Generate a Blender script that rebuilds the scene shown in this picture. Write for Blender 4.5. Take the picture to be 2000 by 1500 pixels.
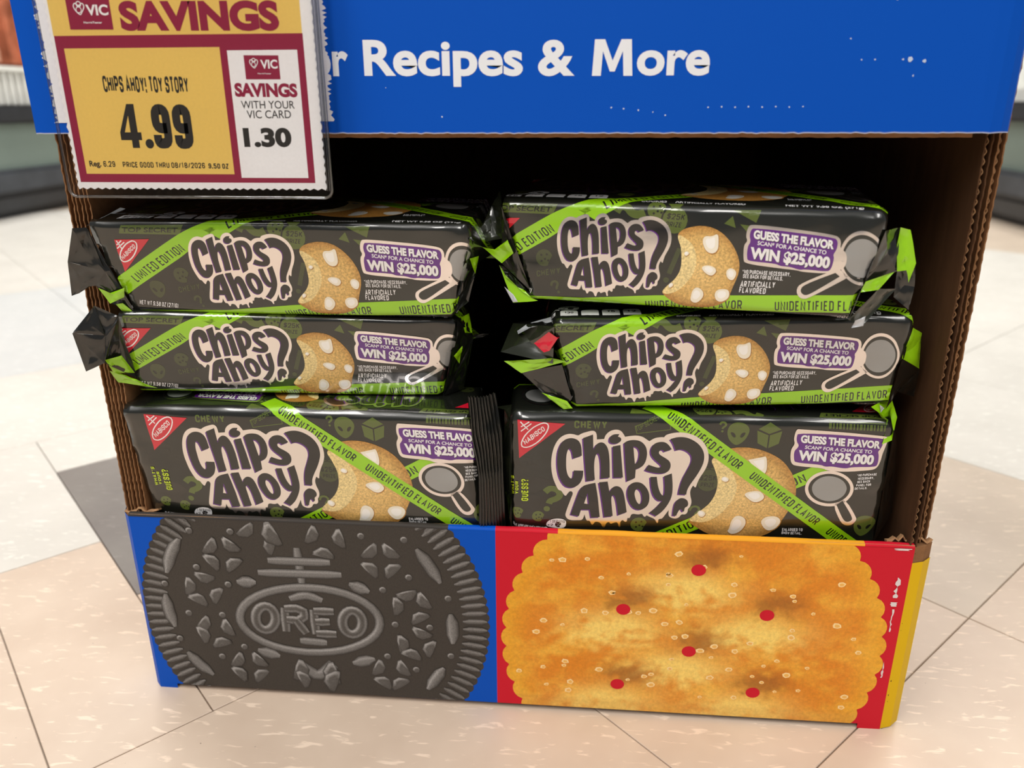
import bpy, bmesh, math, random
import numpy as np
from mathutils import Matrix, Vector, noise
from mathutils.geometry import tessellate_polygon

for o in list(bpy.data.objects): bpy.data.objects.remove(o)
SC = bpy.context.scene
COL = SC.collection
random.seed(7)
rng = np.random.default_rng(7)

def lin(r, g, b):
    f = lambda c: (c/255/12.92) if c <= 10.3 else ((c/255+.055)/1.055)**2.4
    return (f(r), f(g), f(b), 1.0)

# ------------------------------------------------------------------ camera
def cam_axes(yaw, pitch, roll):
    cy, sy, cp, sp = math.cos(yaw), math.sin(yaw), math.cos(pitch), math.sin(pitch)
    f = Vector((-sy*cp, cy*cp, -sp)); r = Vector((cy, sy, 0)); u = r.cross(f)
    cr, sr = math.cos(roll), math.sin(roll)
    return r*cr+u*sr, u*cr-r*sr, f
cd = bpy.data.cameras.new('camera'); cam = bpy.data.objects.new('camera', cd); COL.objects.link(cam)
r_, u_, f_ = cam_axes(.08622, .34466, -.00382)
cam.matrix_world = Matrix(((r_.x, u_.x, -f_.x, .03814), (r_.y, u_.y, -f_.y, -.40912), (r_.z, u_.z, -f_.z, .37406), (0, 0, 0, 1)))
cd.sensor_width = 36; cd.lens = 1520.4/2000*36; cd.clip_start = .01; cd.clip_end = 60
cd.dof.use_dof = True; cd.dof.focus_distance = .445; cd.dof.aperture_fstop = 7.5
SC.camera = cam

# ------------------------------------------------------------------ world and store ceiling lights
W = bpy.data.worlds.new('world'); SC.world = W; W.use_nodes = True
bg = W.node_tree.nodes['Background']; bg.inputs[0].default_value = (.93, .95, 1.0, 1); bg.inputs[1].default_value = .18
SC.view_settings.view_transform = 'Standard'; SC.view_settings.look = 'None'
SC.view_settings.exposure = 0.0; SC.view_settings.gamma = 1.0
def ceiling_lamp(x, y, sx, sy, power, rot=0):
    l = bpy.data.lights.new('ceiling_light', 'AREA'); l.shape = 'RECTANGLE'; l.size = sx; l.size_y = sy
    l.energy = power; l.color = (1.0, .965, .92)
    o = bpy.data.objects.new('ceiling_light', l); COL.objects.link(o); o.location = (x, y, 2.9); o.rotation_euler = (0, 0, rot)
for (x, y, p) in ((-1.2, -1.0, 70), (1.5, -1.5, 40), (-.4, -3.0, 64), (-1.3, 1.6, 52), (1.3, 1.6, 52), (0, 4.0, 56)):
    ceiling_lamp(x, y, .5, 2.0, p)

# ------------------------------------------------------------------ materials
def new_mat(name):
    m = bpy.data.materials.new(name); m.use_nodes = True
    nt = m.node_tree; return m, nt, nt.nodes['Principled BSDF']
def N(nt, t, **kw):
    n = nt.nodes.new(t)
    for k, v in kw.items():
        if k in n.inputs.keys(): n.inputs[k].default_value = v
        else: setattr(n, k, v)
    return n
def bump(nt, p, scale, strength, dist=.001, detail=4, vec=None, rough=.5):
    tx = N(nt, 'ShaderNodeTexNoise', Scale=scale, Detail=detail, Roughness=rough)
    if vec is None:
        tc = N(nt, 'ShaderNodeTexCoord'); vec = tc.outputs['Object']
    nt.links.new(vec, tx.inputs['Vector'])
    b = N(nt, 'ShaderNodeBump', Strength=strength, Distance=dist)
    nt.links.new(tx.outputs['Fac'], b.inputs['Height']); nt.links.new(b.outputs[0], p.inputs['Normal'])
    return tx
def attr_mat(name, rough=.3, metal=0, spec=.5, coat=0, bscale=60, bstr=.25, bdist=.0006, grain=0, gscale=400, stretch=(1, 1, 1)):
    """ink whose colour comes from the printed artwork ('Col') with a little procedural grain"""
    m, nt, p = new_mat(name)
    at = N(nt, 'ShaderNodeAttribute', attribute_name='Col')
    tc = N(nt, 'ShaderNodeTexCoord'); mp = N(nt, 'ShaderNodeMapping'); mp.inputs['Scale'].default_value = stretch
    nt.links.new(tc.outputs['Object'], mp.inputs['Vector'])
    src = at.outputs['Color']
    if grain:
        tx = N(nt, 'ShaderNodeTexNoise', Scale=gscale, Detail=5, Roughness=.7); nt.links.new(tc.outputs['Object'], tx.inputs['Vector'])
        mr = N(nt, 'ShaderNodeMapRange'); mr.inputs['From Min'].default_value = .3; mr.inputs['From Max'].default_value = .7
        mr.inputs['To Min'].default_value = 1-grain; mr.inputs['To Max'].default_value = 1+grain
        nt.links.new(tx.outputs['Fac'], mr.inputs['Value'])
        mx = N(nt, 'ShaderNodeVectorMath', operation='MULTIPLY')
        nt.links.new(src, mx.inputs[0]); nt.links.new(mr.outputs[0], mx.inputs[1]); src = mx.outputs[0]
    nt.links.new(src, p.inputs['Base Color'])
    p.inputs['Roughness'].default_value = rough; p.inputs['Metallic'].default_value = metal
    p.inputs['Specular IOR Level'].default_value = spec; p.inputs['Coat Weight'].default_value = coat; p.inputs['Coat Roughness'].default_value = .05
    bump(nt, p, bscale, bstr, bdist, 3, mp.outputs[0])
    return m
M = {}
M['film'] = attr_mat('printed_film', rough=.27, spec=.6, coat=.8, bscale=45, bstr=.35, bdist=.0012, stretch=(.35, 1, 1))
M['foil'] = attr_mat('metal_foil', rough=.24, metal=1, bscale=45, bstr=.35, bdist=.0012, stretch=(.35, 1, 1))
M['cookie'] = attr_mat('printed_cookie', rough=.3, spec=.5, coat=.3, bscale=45, bstr=.3, bdist=.001, grain=.42, gscale=800)
M['card'] = attr_mat('printed_card', rough=.5, spec=.14, bscale=900, bstr=.12, bdist=.0002)
M['card_oreo'] = attr_mat('printed_dark_cookie', rough=.5, spec=.4, bscale=900, bstr=.15, bdist=.0002, grain=.45, gscale=1900)
M['paper'] = attr_mat('printed_paper', rough=.6, spec=.3, bscale=350, bstr=.25, bdist=.0004, grain=.03, gscale=700)
def flat_mat(name, c, rough=.5, metal=0, spec=.5, nscale=60, var=.12, bstr=.15, bdist=.001, bscale=None, stretch=None):
    m, nt, p = new_mat(name)
    tc = N(nt, 'ShaderNodeTexCoord'); mp = N(nt, 'ShaderNodeMapping')
    if stretch: mp.inputs['Scale'].default_value = stretch
    nt.links.new(tc.outputs['Object'], mp.inputs['Vector'])
    tx = N(nt, 'ShaderNodeTexNoise', Scale=nscale, Detail=5, Roughness=.6); nt.links.new(mp.outputs[0], tx.inputs['Vector'])
    rp = N(nt, 'ShaderNodeValToRGB'); rp.color_ramp.elements[0].position = .3; rp.color_ramp.elements[1].position = .7
    rp.color_ramp.elements[0].color = tuple(v*(1-var) for v in c[:3])+(1,); rp.color_ramp.elements[1].color = tuple(min(1, v*(1+var)) for v in c[:3])+(1,)
    nt.links.new(tx.outputs['Fac'], rp.inputs['Fac']); nt.links.new(rp.outputs[0], p.inputs['Base Color'])
    p.inputs['Roughness'].default_value = rough; p.inputs['Metallic'].default_value = metal; p.inputs['Specular IOR Level'].default_value = spec
    bump(nt, p, bscale or nscale*2, bstr, bdist, 4, mp.outputs[0])
    return m
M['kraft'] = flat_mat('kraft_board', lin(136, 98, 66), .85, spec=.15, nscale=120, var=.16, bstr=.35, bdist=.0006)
M['kraft_shaded'] = flat_mat('kraft_board_shaded', lin(86, 60, 41), .9, spec=.1, nscale=90, var=.15, bstr=.3, bdist=.0006, stretch=(1, 1, .25))  # same kraft in a darker colour, standing in for shade inside the box
M['kraft_lt'] = flat_mat('kraft_edge', lin(176, 136, 98), .85, spec=.15, nscale=300, var=.2, bstr=.5, bdist=.0006)
M['black_plastic'] = flat_mat('black_plastic', lin(40, 42, 46), .4, nscale=20, var=.2)
M['grey_steel'] = flat_mat('painted_steel', lin(112, 126, 118), .45, nscale=3, var=.08, bstr=.03)
M['dark_rubber'] = flat_mat('rubber_bumper', lin(58, 62, 68), .5, nscale=14, var=.25)
M['white_plastic'] = flat_mat('white_plastic', lin(226, 226, 220), .4, nscale=20, var=.06)
M['ptfe'] = flat_mat('torn_paper', lin(232, 232, 234), .9, nscale=400, var=.06, bstr=.6, bdist=.0006)
def clear(name, tint, base, k):
    m, nt, p = new_mat(name); nt.nodes.remove(p)
    out = nt.nodes['Material Output']; tr = N(nt, 'ShaderNodeBsdfTransparent'); tr.inputs[0].default_value = tint
    gl = N(nt, 'ShaderNodeBsdfGlossy', Roughness=.07); fr = N(nt, 'ShaderNodeFresnel', IOR=1.45); mr = N(nt, 'ShaderNodeMath', operation='MULTIPLY_ADD'); mr.inputs[1].default_value = k; mr.inputs[2].default_value = base
    tc = N(nt, 'ShaderNodeTexCoord'); tx = N(nt, 'ShaderNodeTexNoise', Scale=28, Detail=3); b = N(nt, 'ShaderNodeBump', Strength=.35, Distance=.002)
    nt.links.new(tc.outputs['Object'], tx.inputs['Vector']); nt.links.new(tx.outputs['Fac'], b.inputs['Height']); nt.links.new(b.outputs[0], gl.inputs['Normal'])
    nt.links.new(fr.outputs[0], mr.inputs[0]); mx = N(nt, 'ShaderNodeMixShader')
    nt.links.new(mr.outputs[0], mx.inputs[0]); nt.links.new(tr.outputs[0], mx.inputs[1]); nt.links.new(gl.outputs[0], mx.inputs[2]); nt.links.new(mx.outputs[0], out.inputs['Surface'])
    return m
M['sleeve'] = clear('clear_sleeve', (.995, .997, .998, 1), 0.0, .4)
M['sleeve_rim'] = clear('sleeve_rim', (.8, .82, .84, 1), .12, 1.0)

def vinyl(name, c, c2):
    """marbled vinyl floor tile: base tone, long pale streaks, tiny dark specks of dirt"""
    m, nt, p = new_mat(name)
    tc = N(nt, 'ShaderNodeTexCoord'); v = tc.outputs['Object']
    n1 = N(nt, 'ShaderNodeTexNoise', Scale=9, Detail=4, Roughness=.6); nt.links.new(v, n1.inputs['Vector'])
    r1 = N(nt, 'ShaderNodeValToRGB'); r1.color_ramp.elements[0].position = .32; r1.color_ramp.elements[1].position = .72
    r1.color_ramp.elements[0].color = c2; r1.color_ramp.elements[1].color = c
    nt.links.new(n1.outputs['Fac'], r1.inputs['Fac'])
    mp = N(nt, 'ShaderNodeMapping'); mp.inputs['Rotation'].default_value = (0, 0, math.radians(-42)); mp.inputs['Scale'].default_value = (55, 230, 100)
    nt.links.new(v, mp.inputs['Vector'])
    n2 = N(nt, 'ShaderNodeTexNoise', Scale=1.0, Detail=3, Roughness=.55, Distortion=.6); nt.links.new(mp.outputs[0], n2.inputs['Vector'])
    r2 = N(nt, 'ShaderNodeValToRGB'); r2.color_ramp.elements[0].position = .60; r2.color_ramp.elements[1].position = .68
    r2.color_ramp.elements[0].color = (0, 0, 0, 1); r2.color_ramp.elements[1].color = (.55, .55, .55, 1)
    nt.links.new(n2.outputs['Fac'], r2.inputs['Fac'])
    mx = N(nt, 'ShaderNodeMixRGB'); mx.inputs[2].default_value = tuple(min(.92, k*1.38) for k in c[:3])+(1,)
    nt.links.new(r2.outputs[0], mx.inputs[0]); nt.links.new(r1.outputs[0], mx.inputs[1])
    n3 = N(nt, 'ShaderNodeTexNoise', Scale=210, Detail=2, Roughness=.5); nt.links.new(v, n3.inputs['Vector'])
    r3 = N(nt, 'ShaderNodeValToRGB'); r3.color_ramp.elements[0].position = .765; r3.color_ramp.elements[1].position = .80
    r3.color_ramp.elements[0].color = (0, 0, 0, 1); r3.color_ramp.elements[1].color = (.75, .75, .75, 1)
    nt.links.new(n3.outputs['Fac'], r3.inputs['Fac'])
    mx2 = N(nt, 'ShaderNodeMixRGB'); mx2.inputs[2].default_value = lin(96, 84, 72)
    nt.links.new(r3.outputs[0], mx2.inputs[0]); nt.links.new(mx.outputs[0], mx2.inputs[1]); nt.links.new(mx2.outputs[0], p.inputs['Base Color'])
    p.inputs['Roughness'].default_value = .34; p.inputs['Specular IOR Level'].default_value = .4
    bump(nt, p, 25, .06, .002, 4, v)
    return m
M['vinyl_cream'] = vinyl('vinyl_cream', lin(212, 193, 174), lin(196, 175, 156))
M['vinyl_sand'] = vinyl('vinyl_sand', lin(206, 190, 172), lin(190, 174, 156))
M['vinyl_white'] = vinyl('vinyl_white', lin(216, 212, 204), lin(204, 200, 192))
M['vinyl_pale'] = vinyl('vinyl_pale', lin(206, 207, 205), lin(194, 196, 195))
M['vinyl_grey'] = vinyl('vinyl_grey', lin(128, 122, 116), lin(112, 104, 100))

# ------------------------------------------------------------------ object helpers
def tag(o, label=None, cat=None, group=None, kind=None):
    if label: o['label'] = label
    if cat: o['category'] = cat
    if group: o['group'] = group
    if kind: o['kind'] = kind
    return o
def empty(name, loc=(0, 0, 0), rot=None):
    o = bpy.data.objects.new(name, None); COL.objects.link(o); o.location = loc; o.empty_display_size = .03
    if rot is not None: o.matrix_world = Matrix.Translation(loc) @ rot.to_4x4()
    return o
def mesh_obj(name, verts, faces, mats, parent=None, cols=None, mi=None, normals=None, smooth=False):
    me = bpy.data.meshes.new(name)
    me.from_pydata([tuple(v) for v in verts], [], [tuple(f) for f in faces])
    for mm in (mats if isinstance(mats, list) else [mats]): me.materials.append(mm)
    if mi is not None: me.polygons.foreach_set('material_index', np.asarray(mi, np.int32))
    if cols is not None:
        a = me.color_attributes.new('Col', 'FLOAT_COLOR', 'POINT'); a.data.foreach_set('color', np.asarray(cols, np.float32).ravel())
    if smooth or normals is not None: me.polygons.foreach_set('use_smooth', np.ones(len(me.polygons), bool))
    me.update()
    if normals is not None: me.normals_split_custom_set_from_vertices([tuple(n) for n in normals])
    o = bpy.data.objects.new(name, me); COL.objects.link(o)
    if parent: o.parent = parent
    return o
def box(name, x0, x1, y0, y1, z0, z1, mat, parent=None, bev=0, col=None):
    bm = bmesh.new(); bmesh.ops.create_cube(bm, size=1)
    for v in bm.verts: v.co = Vector(((x0+x1)/2+v.co.x*(x1-x0), (y0+y1)/2+v.co.y*(y1-y0), (z0+z1)/2+v.co.z*(z1-z0)))
    if bev: bmesh.ops.bevel(bm, geom=bm.edges[:], offset=bev, segments=2, affect='EDGES')
    me = bpy.data.meshes.new(name); bm.to_mesh(me); bm.free(); me.materials.append(mat)
    if col is not None:
        a = me.color_attributes.new('Col', 'FLOAT_COLOR', 'POINT'); a.data.foreach_set('color', np.tile(np.array(col, np.float32), len(me.vertices)))
    o = bpy.data.objects.new(name, me); COL.objects.link(o)
    if parent: o.parent = parent
    return o

# ------------------------------------------------------------------ 2D artwork helpers (millimetres)
def chaikin(ring, n=2, closed=True):
    pts = [(p[0], p[1], len(p) > 2) for p in ring]
    for _ in range(n):
        out = []; L = len(pts)
        for i, p in enumerate(pts):
            if not closed and (i == 0 or i == L-1): out.append((p[0], p[1], True)); continue
            if p[2]: out.append(p); continue
            a = pts[i-1]; b = pts[(i+1) % L]
            out.append((p[0]+(a[0]-p[0])*.25, p[1]+(a[1]-p[1])*.25, False)); out.append((p[0]+(b[0]-p[0])*.25, p[1]+(b[1]-p[1])*.25, False))
        pts = out
    return [(p[0], p[1]) for p in pts]
def tess(rings):
    allp = [p for r in rings for p in r]
    t = tessellate_polygon([[Vector((p[0], p[1], 0)) for p in r] for r in rings])
    return [tuple(allp[i] for i in f) for f in t]
def poly(ring, n=2): return tess([chaikin(ring, n)])
def ribbon(pts, w, closed=False):
    """flat stroke of width w along pts, mitred joins -> list of triangles"""
    P = [np.array(p[:2], float) for p in pts]
    if closed: P = P+[P[0]]
    n = len(P); L = []; R = []
    for i in range(n):
        if closed: a = P[i-1] if i > 0 else P[-2]; b = P[i+1] if i < n-1 else P[1]
        else: a = P[max(0, i-1)]; b = P[min(n-1, i+1)]
        d1 = P[i]-a; d2 = b-P[i]
        l1 = np.hypot(*d1); l2 = np.hypot(*d2)
        d1 = d1/l1 if l1 > 1e-9 else d2/max(l2, 1e-9); d2 = d2/l2 if l2 > 1e-9 else d1
        nn = np.array([-(d1[1]+d2[1]), d1[0]+d2[0]]); k = np.hypot(*nn)
        nn = nn/k if k > 1e-6 else np.array([-d1[1], d1[0]])
        c = max(.45, nn @ np.array([-d1[1], d1[0]]))
        L.append(P[i]+nn*w/2/c); R.append(P[i]-nn*w/2/c)
    out = []
    for i in range(n-1): out += [(tuple(L[i]), tuple(R[i]), tuple(R[i+1])), (tuple(L[i]), tuple(R[i+1]), tuple(L[i+1]))]
    return out
def circle(cx, cy, rx, ry=None, n=24): return [(cx+rx*math.cos(2*math.pi*i/n), cy+(ry or rx)*math.sin(2*math.pi*i/n)) for i in range(n)]
# condensed stroke alphabet: strokes of (x,y[,1=rounded corner]); a leading 'o' closes the stroke
r = 1
GL = {
'A': ([[(0,0),(.5,1),(1,0)], [(.2,.3),(.8,.3)]], 1.1), 'B': ([['o',(0,0),(0,1),(.95,1,r),(.95,.53,r),(0,.53)], ['o',(0,0),(0,.53),(1,.53,r),(1,0,r)]], 1),
'C': ([[(1,.68),(1,1,r),(0,1,r),(0,0,r),(1,0,r),(1,.32)]], 1), 'D': ([['o',(0,0),(0,1),(1,1,r),(1,0,r)]], 1),
'E': ([[(1,1),(0,1),(0,0),(1,0)], [(0,.52),(.85,.52)]], .85), 'F': ([[(1,1),(0,1),(0,0)], [(0,.52),(.85,.52)]], .82),
'G': ([[(1,.7),(1,1,r),(0,1,r),(0,0,r),(1,0,r),(1,.47),(.55,.47)]], 1), 'H': ([[(0,0),(0,1)], [(1,0),(1,1)], [(0,.52),(1,.52)]], 1),
'I': ([[(0,0),(0,1)]], .05), 'J': ([[(1,1),(1,0,r),(0,0,r),(0,.3)]], .8), 'K': ([[(0,0),(0,1)], [(1,1),(.05,.42)], [(.35,.6),(1,0)]], 1),
'L': ([[(0,1),(0,0),(1,0)]], .78), 'M': ([[(0,0),(0,1),(.5,.3),(1,1),(1,0)]], 1.35), 'N': ([[(0,0),(0,1),(1,0),(1,1)]], 1.05),
'O': ([['o',(0,0,r),(0,1,r),(1,1,r),(1,0,r)]], 1), 'P': ([[(0,0),(0,1),(1,1,r),(1,.45,r),(0,.45)]], 1), 'Q': ([['o',(0,0,r),(0,1,r),(1,1,r),(1,0,r)], [(.6,.25),(1.1,-.1)]], 1),
'R': ([[(0,0),(0,1),(1,1,r),(1,.47,r),(0,.47)], [(.5,.47),(1,0)]], 1), 'S': ([[(1,.7),(1,1,r),(0,1,r),(0,.52,r),(1,.52,r),(1,0,r),(0,0,r),(0,.3)]], 1),
'T': ([[(0,1),(1,1)], [(.5,1),(.5,0)]], 1), 'U': ([[(0,1),(0,0,r),(1,0,r),(1,1)]], 1), 'V': ([[(0,1),(.5,0),(1,1)]], 1.1),
'W': ([[(0,1),(.25,0),(.5,.9),(.75,0),(1,1)]], 1.6), 'X': ([[(0,0),(1,1)], [(0,1),(1,0)]], 1.05), 'Y': ([[(0,1),(.5,.45),(1,1)], [(.5,.45),(.5,0)]], 1.05), 'Z': ([[(0,1),(1,1),(0,0),(1,0)]], .95),
'0': ([['o',(0,0,r),(0,1,r),(1,1,r),(1,0,r)]], 1), '1': ([[(0,.82),(.5,1),(.5,0)]], .6), '2': ([[(0,.7),(0,1,r),(1,1,r),(1,.6,r),(0,0),(1,0)]], 1),
'3': ([[(0,.75),(0,1,r),(1,1,r),(1,.53,r),(.4,.53)], [(.4,.53),(1,.53,r),(1,0,r),(0,0,r),(0,.25)]], 1), '4': ([[(.78,0),(.78,1)], [(.7,1),(0,.3),(.12,.27),(1.08,.27)]], 1.05),
'5': ([[(1,1),(0,1),(0,.56),(1,.6,r),(1,0,r),(0,0,r),(0,.25)]], 1), '6': ([[(1,.75),(1,1,r),(0,1,r),(0,0,r),(1,0,r),(1,.55,r),(0,.55)]], 1), '7': ([[(0,1),(1,1),(.4,0)]], .95),
'8': ([['o',(0,.53,r),(0,1,r),(1,1,r),(1,.53,r)], ['o',(0,0,r),(0,.53,r),(1,.53,r),(1,0,r)]], 1), '9': ([[(0,.25),(0,0,r),(1,0,r),(1,1,r),(0,1,r),(0,.45,r),(1,.45)]], 1),
'$': ([[(1,.72),(1,.95,r),(0,.95,r),(0,.52,r),(1,.52,r),(1,.05,r),(0,.05,r),(0,.28)], [(.5,1.12),(.5,-.12)]], 1), '.': ([[(0,0),(0,.13)]], .05), ',': ([[(.1,.14),(-.1,-.14)]], .1),
'!': ([[(0,1),(0,.32)], [(0,0),(0,.13)]], .05), '?': ([[(0,.75),(0,1,r),(1,1,r),(1,.6,r),(.5,.5),(.5,.3)], [(.5,0),(.5,.13)]], 1), '*': ([[(.5,1),(.5,.62)], [(.15,.92),(.85,.7)], [(.15,.7),(.85,.92)]], .6),
'/': ([[(0,0),(1,1)]], .7), '(': ([[(.6,1.1),(0,.8,r),(0,.2,r),(.6,-.1)]], .35), ')': ([[(0,1.1),(.6,.8,r),(.6,.2,r),(0,-.1)]], .35), "'": ([[(0,1),(0,.75)]], .05), '=': ([[(0,.35),(1,.35)], [(0,.65),(1,.65)]], 1), '-': ([[(0,.45),(1,.45)]], .5),
' ': ([], .6)}
def round_corners(pts, closed, rad, seg=5):
    n = len(pts); out = []
    for i, p in enumerate(pts):
        if len(p) < 3 or (not closed and i in (0, n-1)): out.append((p[0], p[1])); continue
        a = np.array(pts[i-1][:2]); b = np.array(pts[(i+1) % n][:2]); c = np.array(p[:2], float)
        da = a-c; db = b-c; la = np.hypot(*da); lb = np.hypot(*db); k = min(rad, la*.5, lb*.5)
        s = c+da/la*k; e = c+db/lb*k
        for t in np.linspace(0, 1, seg): out.append(tuple((1-t)**2*s+2*t*(1-t)*c+t*t*e))
    return out
def stext(s, L, R, T, t=.15, gw=.42, gap=.16, rad=.2):
    """condensed capitals fitted between baseline anchors L-R with cap top T above L"""
    x = 0; tris = []
    for ch in s:
        if ch == ' ': x += .28; continue
        st, wf = GL[ch]; w = gw*wf
        for ki, k in enumerate(st):
            cl = k[0] == 'o'; pts = k[1:] if cl else k
            if pts[0][1] == 0 and pts[-1][1] == .13: q = [(t/2+x+pts[0][0]*w, 0), (t/2+x+pts[0][0]*w, t*1.05)]
            else:
                q = [(t/2+x+p[0]*w, t/2+p[1]*(1-t))+((1,) if len(p) > 2 else ()) for p in pts]
                q = round_corners(q, cl, rad)
            tris += [tuple((p[0], p[1], .12*ki) for p in f) for f in ribbon(q, t, cl)]
        x += w+t+gap
    x -= gap
    L = np.array(L[:2]); R = np.array(R[:2]); T = np.array(T[:2]); ex = (R-L)/x; ey = T-L
    return [tuple((*(L+ex*p[0]+ey*p[1]), p[2]) for p in f) for f in tris]
_fc = {}
def btext(s, L, R, T, bold=0.0, space=1.0):
    """built-in font text fitted between the same kind of anchors (T = cap top above L)"""
    key = (s, bold, space)
    if key not in _fc:
        def mk(body, off):
            c = bpy.data.curves.new('t', 'FONT'); c.body = body; c.size = 1; c.offset = off; c.space_character = space; c.resolution_u = 5; c.fill_mode = 'FRONT'
            o = bpy.data.objects.new('t', c); COL.objects.link(o); dg = bpy.context.evaluated_depsgraph_get()
            me = o.evaluated_get(dg).to_mesh(); me.calc_loop_triangles()
            v = [(a.co.x, a.co.y) for a in me.vertices]; f = [tuple(v[i] for i in t.vertices) for t in me.loop_triangles]
            xs = [a[0] for a in v]; ys = [a[1] for a in v]; o.evaluated_get(dg).to_mesh_clear(); bpy.data.objects.remove(o); bpy.data.curves.remove(c)
            return f, min(xs), max(xs), min(ys), max(ys)
        f, x0, x1, _, _ = mk(s, bold); _, _, _, y0, y1 = mk('H', bold)
        _fc[key] = [tuple(((p[0]-x0)/(x1-x0), (p[1]-y0)/(y1-y0)) for p in t) for t in f]
    L = np.array(L[:2]); R = np.array(R[:2]); T = np.array(T[:2]); ex = R-L; ey = T-L
    return [tuple(tuple(L+ex*p[0]+ey*p[1]) for p in t) for t in _fc[key]]

# ------------------------------------------------------------------ traced artwork (millimetres on the printed face)
LOGO = {
  'C': [[[-67.4,30.0,1],[-72.4,27.8,1],[-73.4,33.1],[-74.7,34.7],[-75.7,33.9],[-76.5,30.0],[-76.5,24.7],[-76.2,19.9],[-75.1,15.7],[-73.2,13.8],[-72.0,15.1],[-71.8,19.7,1],[-66.2,19.7,1],[-66.2,15.3],[-67.7,11.0],[-70.2,8.5],[-73.3,7.6],[-77.0,8.8],[-80.2,14.3],[-81.7,21.5],[-81.9,29.3],[-81.0,35.2],[-78.9,39.4],[-75.4,41.4],[-71.9,41.3],[-69.3,39.6],[-67.9,36.2]]],
  'h': [[[-67.1,41.7,1],[-61.5,44.2,1],[-60.9,34.0,1],[-59.4,37.9],[-56.9,39.4],[-54.4,38.6],[-52.2,34.9],[-51.0,27.2],[-50.4,15.5,1],[-55.7,14.7,1],[-55.9,22.3],[-56.6,28.3],[-57.8,32.1],[-59.3,31.1],[-60.0,27.0],[-59.9,21.0],[-59.1,13.7,1],[-64.1,12.6,1],[-65.7,26.8]]],
  'i': [[[-49.8,36.7,1],[-45.4,37.7,1],[-42.6,15.8,1],[-48.2,15.5,1]]],
  'dot': [[[-52.2,40.4],[-51.6,43.3],[-49.4,44.8],[-46.4,44.8,1],[-47.2,43.2,1],[-45.6,42.6],[-45.0,41.5],[-45.6,39.7],[-48.1,38.5],[-50.8,38.7]]],
  'p': [[[-43.3,39.2,1],[-41.4,40.7],[-37.7,41.4],[-33.7,40.7],[-30.6,37.3],[-29.5,32.6],[-29.9,27.3],[-31.9,23.3],[-35.5,21.7,1],[-35.5,15.7,1],[-40.2,13.1,1],[-42.1,27.5]],[[-37.9,37.1,1],[-35.6,36.5],[-34.1,33.7],[-34.1,29.5],[-34.9,26.5],[-36.2,25.2,1],[-37.1,31.2]]],
  's': [[[-15.7,35.7,1],[-19.8,34.0,1],[-20.7,35.2],[-22.2,35.2],[-23.1,33.4],[-22.2,31.7],[-18.2,29.4],[-15.7,27.1],[-15.2,23.6],[-16.4,20.5],[-19.4,19.2],[-23.4,19.2],[-27.6,20.2],[-30.1,21.2,1],[-28.2,24.9,1],[-25.3,23.8],[-22.7,23.0],[-21.0,23.4],[-20.8,24.6],[-22.2,26.0],[-25.7,29.2],[-27.5,32.1],[-27.8,35.6],[-26.5,38.8],[-23.6,40.4],[-20.1,40.5],[-17.5,38.5]]],
  'q': [[[-17.1,42.4,1],[-13.5,43.8],[-9.0,44.0],[-4.4,42.4],[-0.1,39.3],[2.9,34.7],[3.7,29.5],[2.9,24.7],[0.5,18.6],[-2.5,13.1],[-4.3,8.7],[-4.5,5.0,1],[-9.2,5.2,1],[-9.0,9.2],[-7.9,16.0],[-5.2,22.7],[-3.6,27.5],[-3.7,31.0],[-5.0,33.3],[-7.7,35.3],[-10.7,36.1],[-13.4,35.1,1],[-15.1,39.5]]],
  'qd': [[[-11.1,-10.3,1],[-11.1,-5.2],[-10.7,-0.8],[-8.6,2.1],[-6.1,2.6],[-3.6,1.3],[-2.6,-1.1],[-2.9,-3.3],[-4.6,-4.3],[-4.5,-7.2],[-5.7,-7.2],[-6.4,-5.3],[-7.4,-5.7],[-8.4,-8.2],[-9.0,-10.5,1]]],
  'A': [[[-72.6,-11.8,1],[-68.9,2.9],[-67.5,7.3],[-65.0,9.9],[-58.7,11.6,1],[-56.9,2.7],[-54.9,-13.1,1],[-60.1,-13.6,1],[-61.2,-7.9,1],[-66.4,-8.0,1],[-67.6,-12.9,1]],[[-63.0,4.3,1],[-64.8,-3.5,1],[-61.9,-3.8,1]]],
  'h2': [[[-56.6,12.0,1],[-51.5,12.7,1],[-50.0,5.4,1],[-48.4,8.8],[-45.9,9.9],[-43.2,8.7],[-41.2,4.4],[-38.8,-9.0,1],[-43.9,-11.4,1],[-45.1,-3.2],[-46.5,2.4],[-47.9,3.6],[-48.8,1.7],[-48.3,-3.3],[-47.1,-12.1,1],[-52.2,-13.0,1],[-54.2,-0.4]]],
  'o': [[[-33.7,13.0],[-30.6,11.9],[-27.4,8.0],[-25.9,3.1],[-26.1,-2.5],[-28.5,-6.1],[-32.3,-7.2],[-35.9,-5.1],[-38.6,0.2],[-39.7,5.7],[-38.9,10.1],[-36.8,12.3]],[[-33.9,8.7],[-31.8,7.2],[-30.5,3.6],[-30.2,-0.8],[-31.3,-3.0],[-32.9,-2.1],[-34.5,1.6],[-35.3,5.9]]],
  'y': [[[-26.6,16.6,1],[-22.8,16.8,1],[-21.7,10.6],[-20.0,5.8],[-18.3,3.7],[-17.4,4.6],[-17.6,10.2],[-18.6,17.4,1],[-14.2,19.4,1],[-13.0,11.5],[-12.7,4.1],[-14.5,-2.1],[-17.6,-7.9],[-21.0,-11.2,1],[-25.1,-8.8,1],[-21.5,-4.9],[-18.3,0.2,1],[-20.9,0.1],[-24.0,3.8],[-25.8,9.9]]],
}
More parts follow.
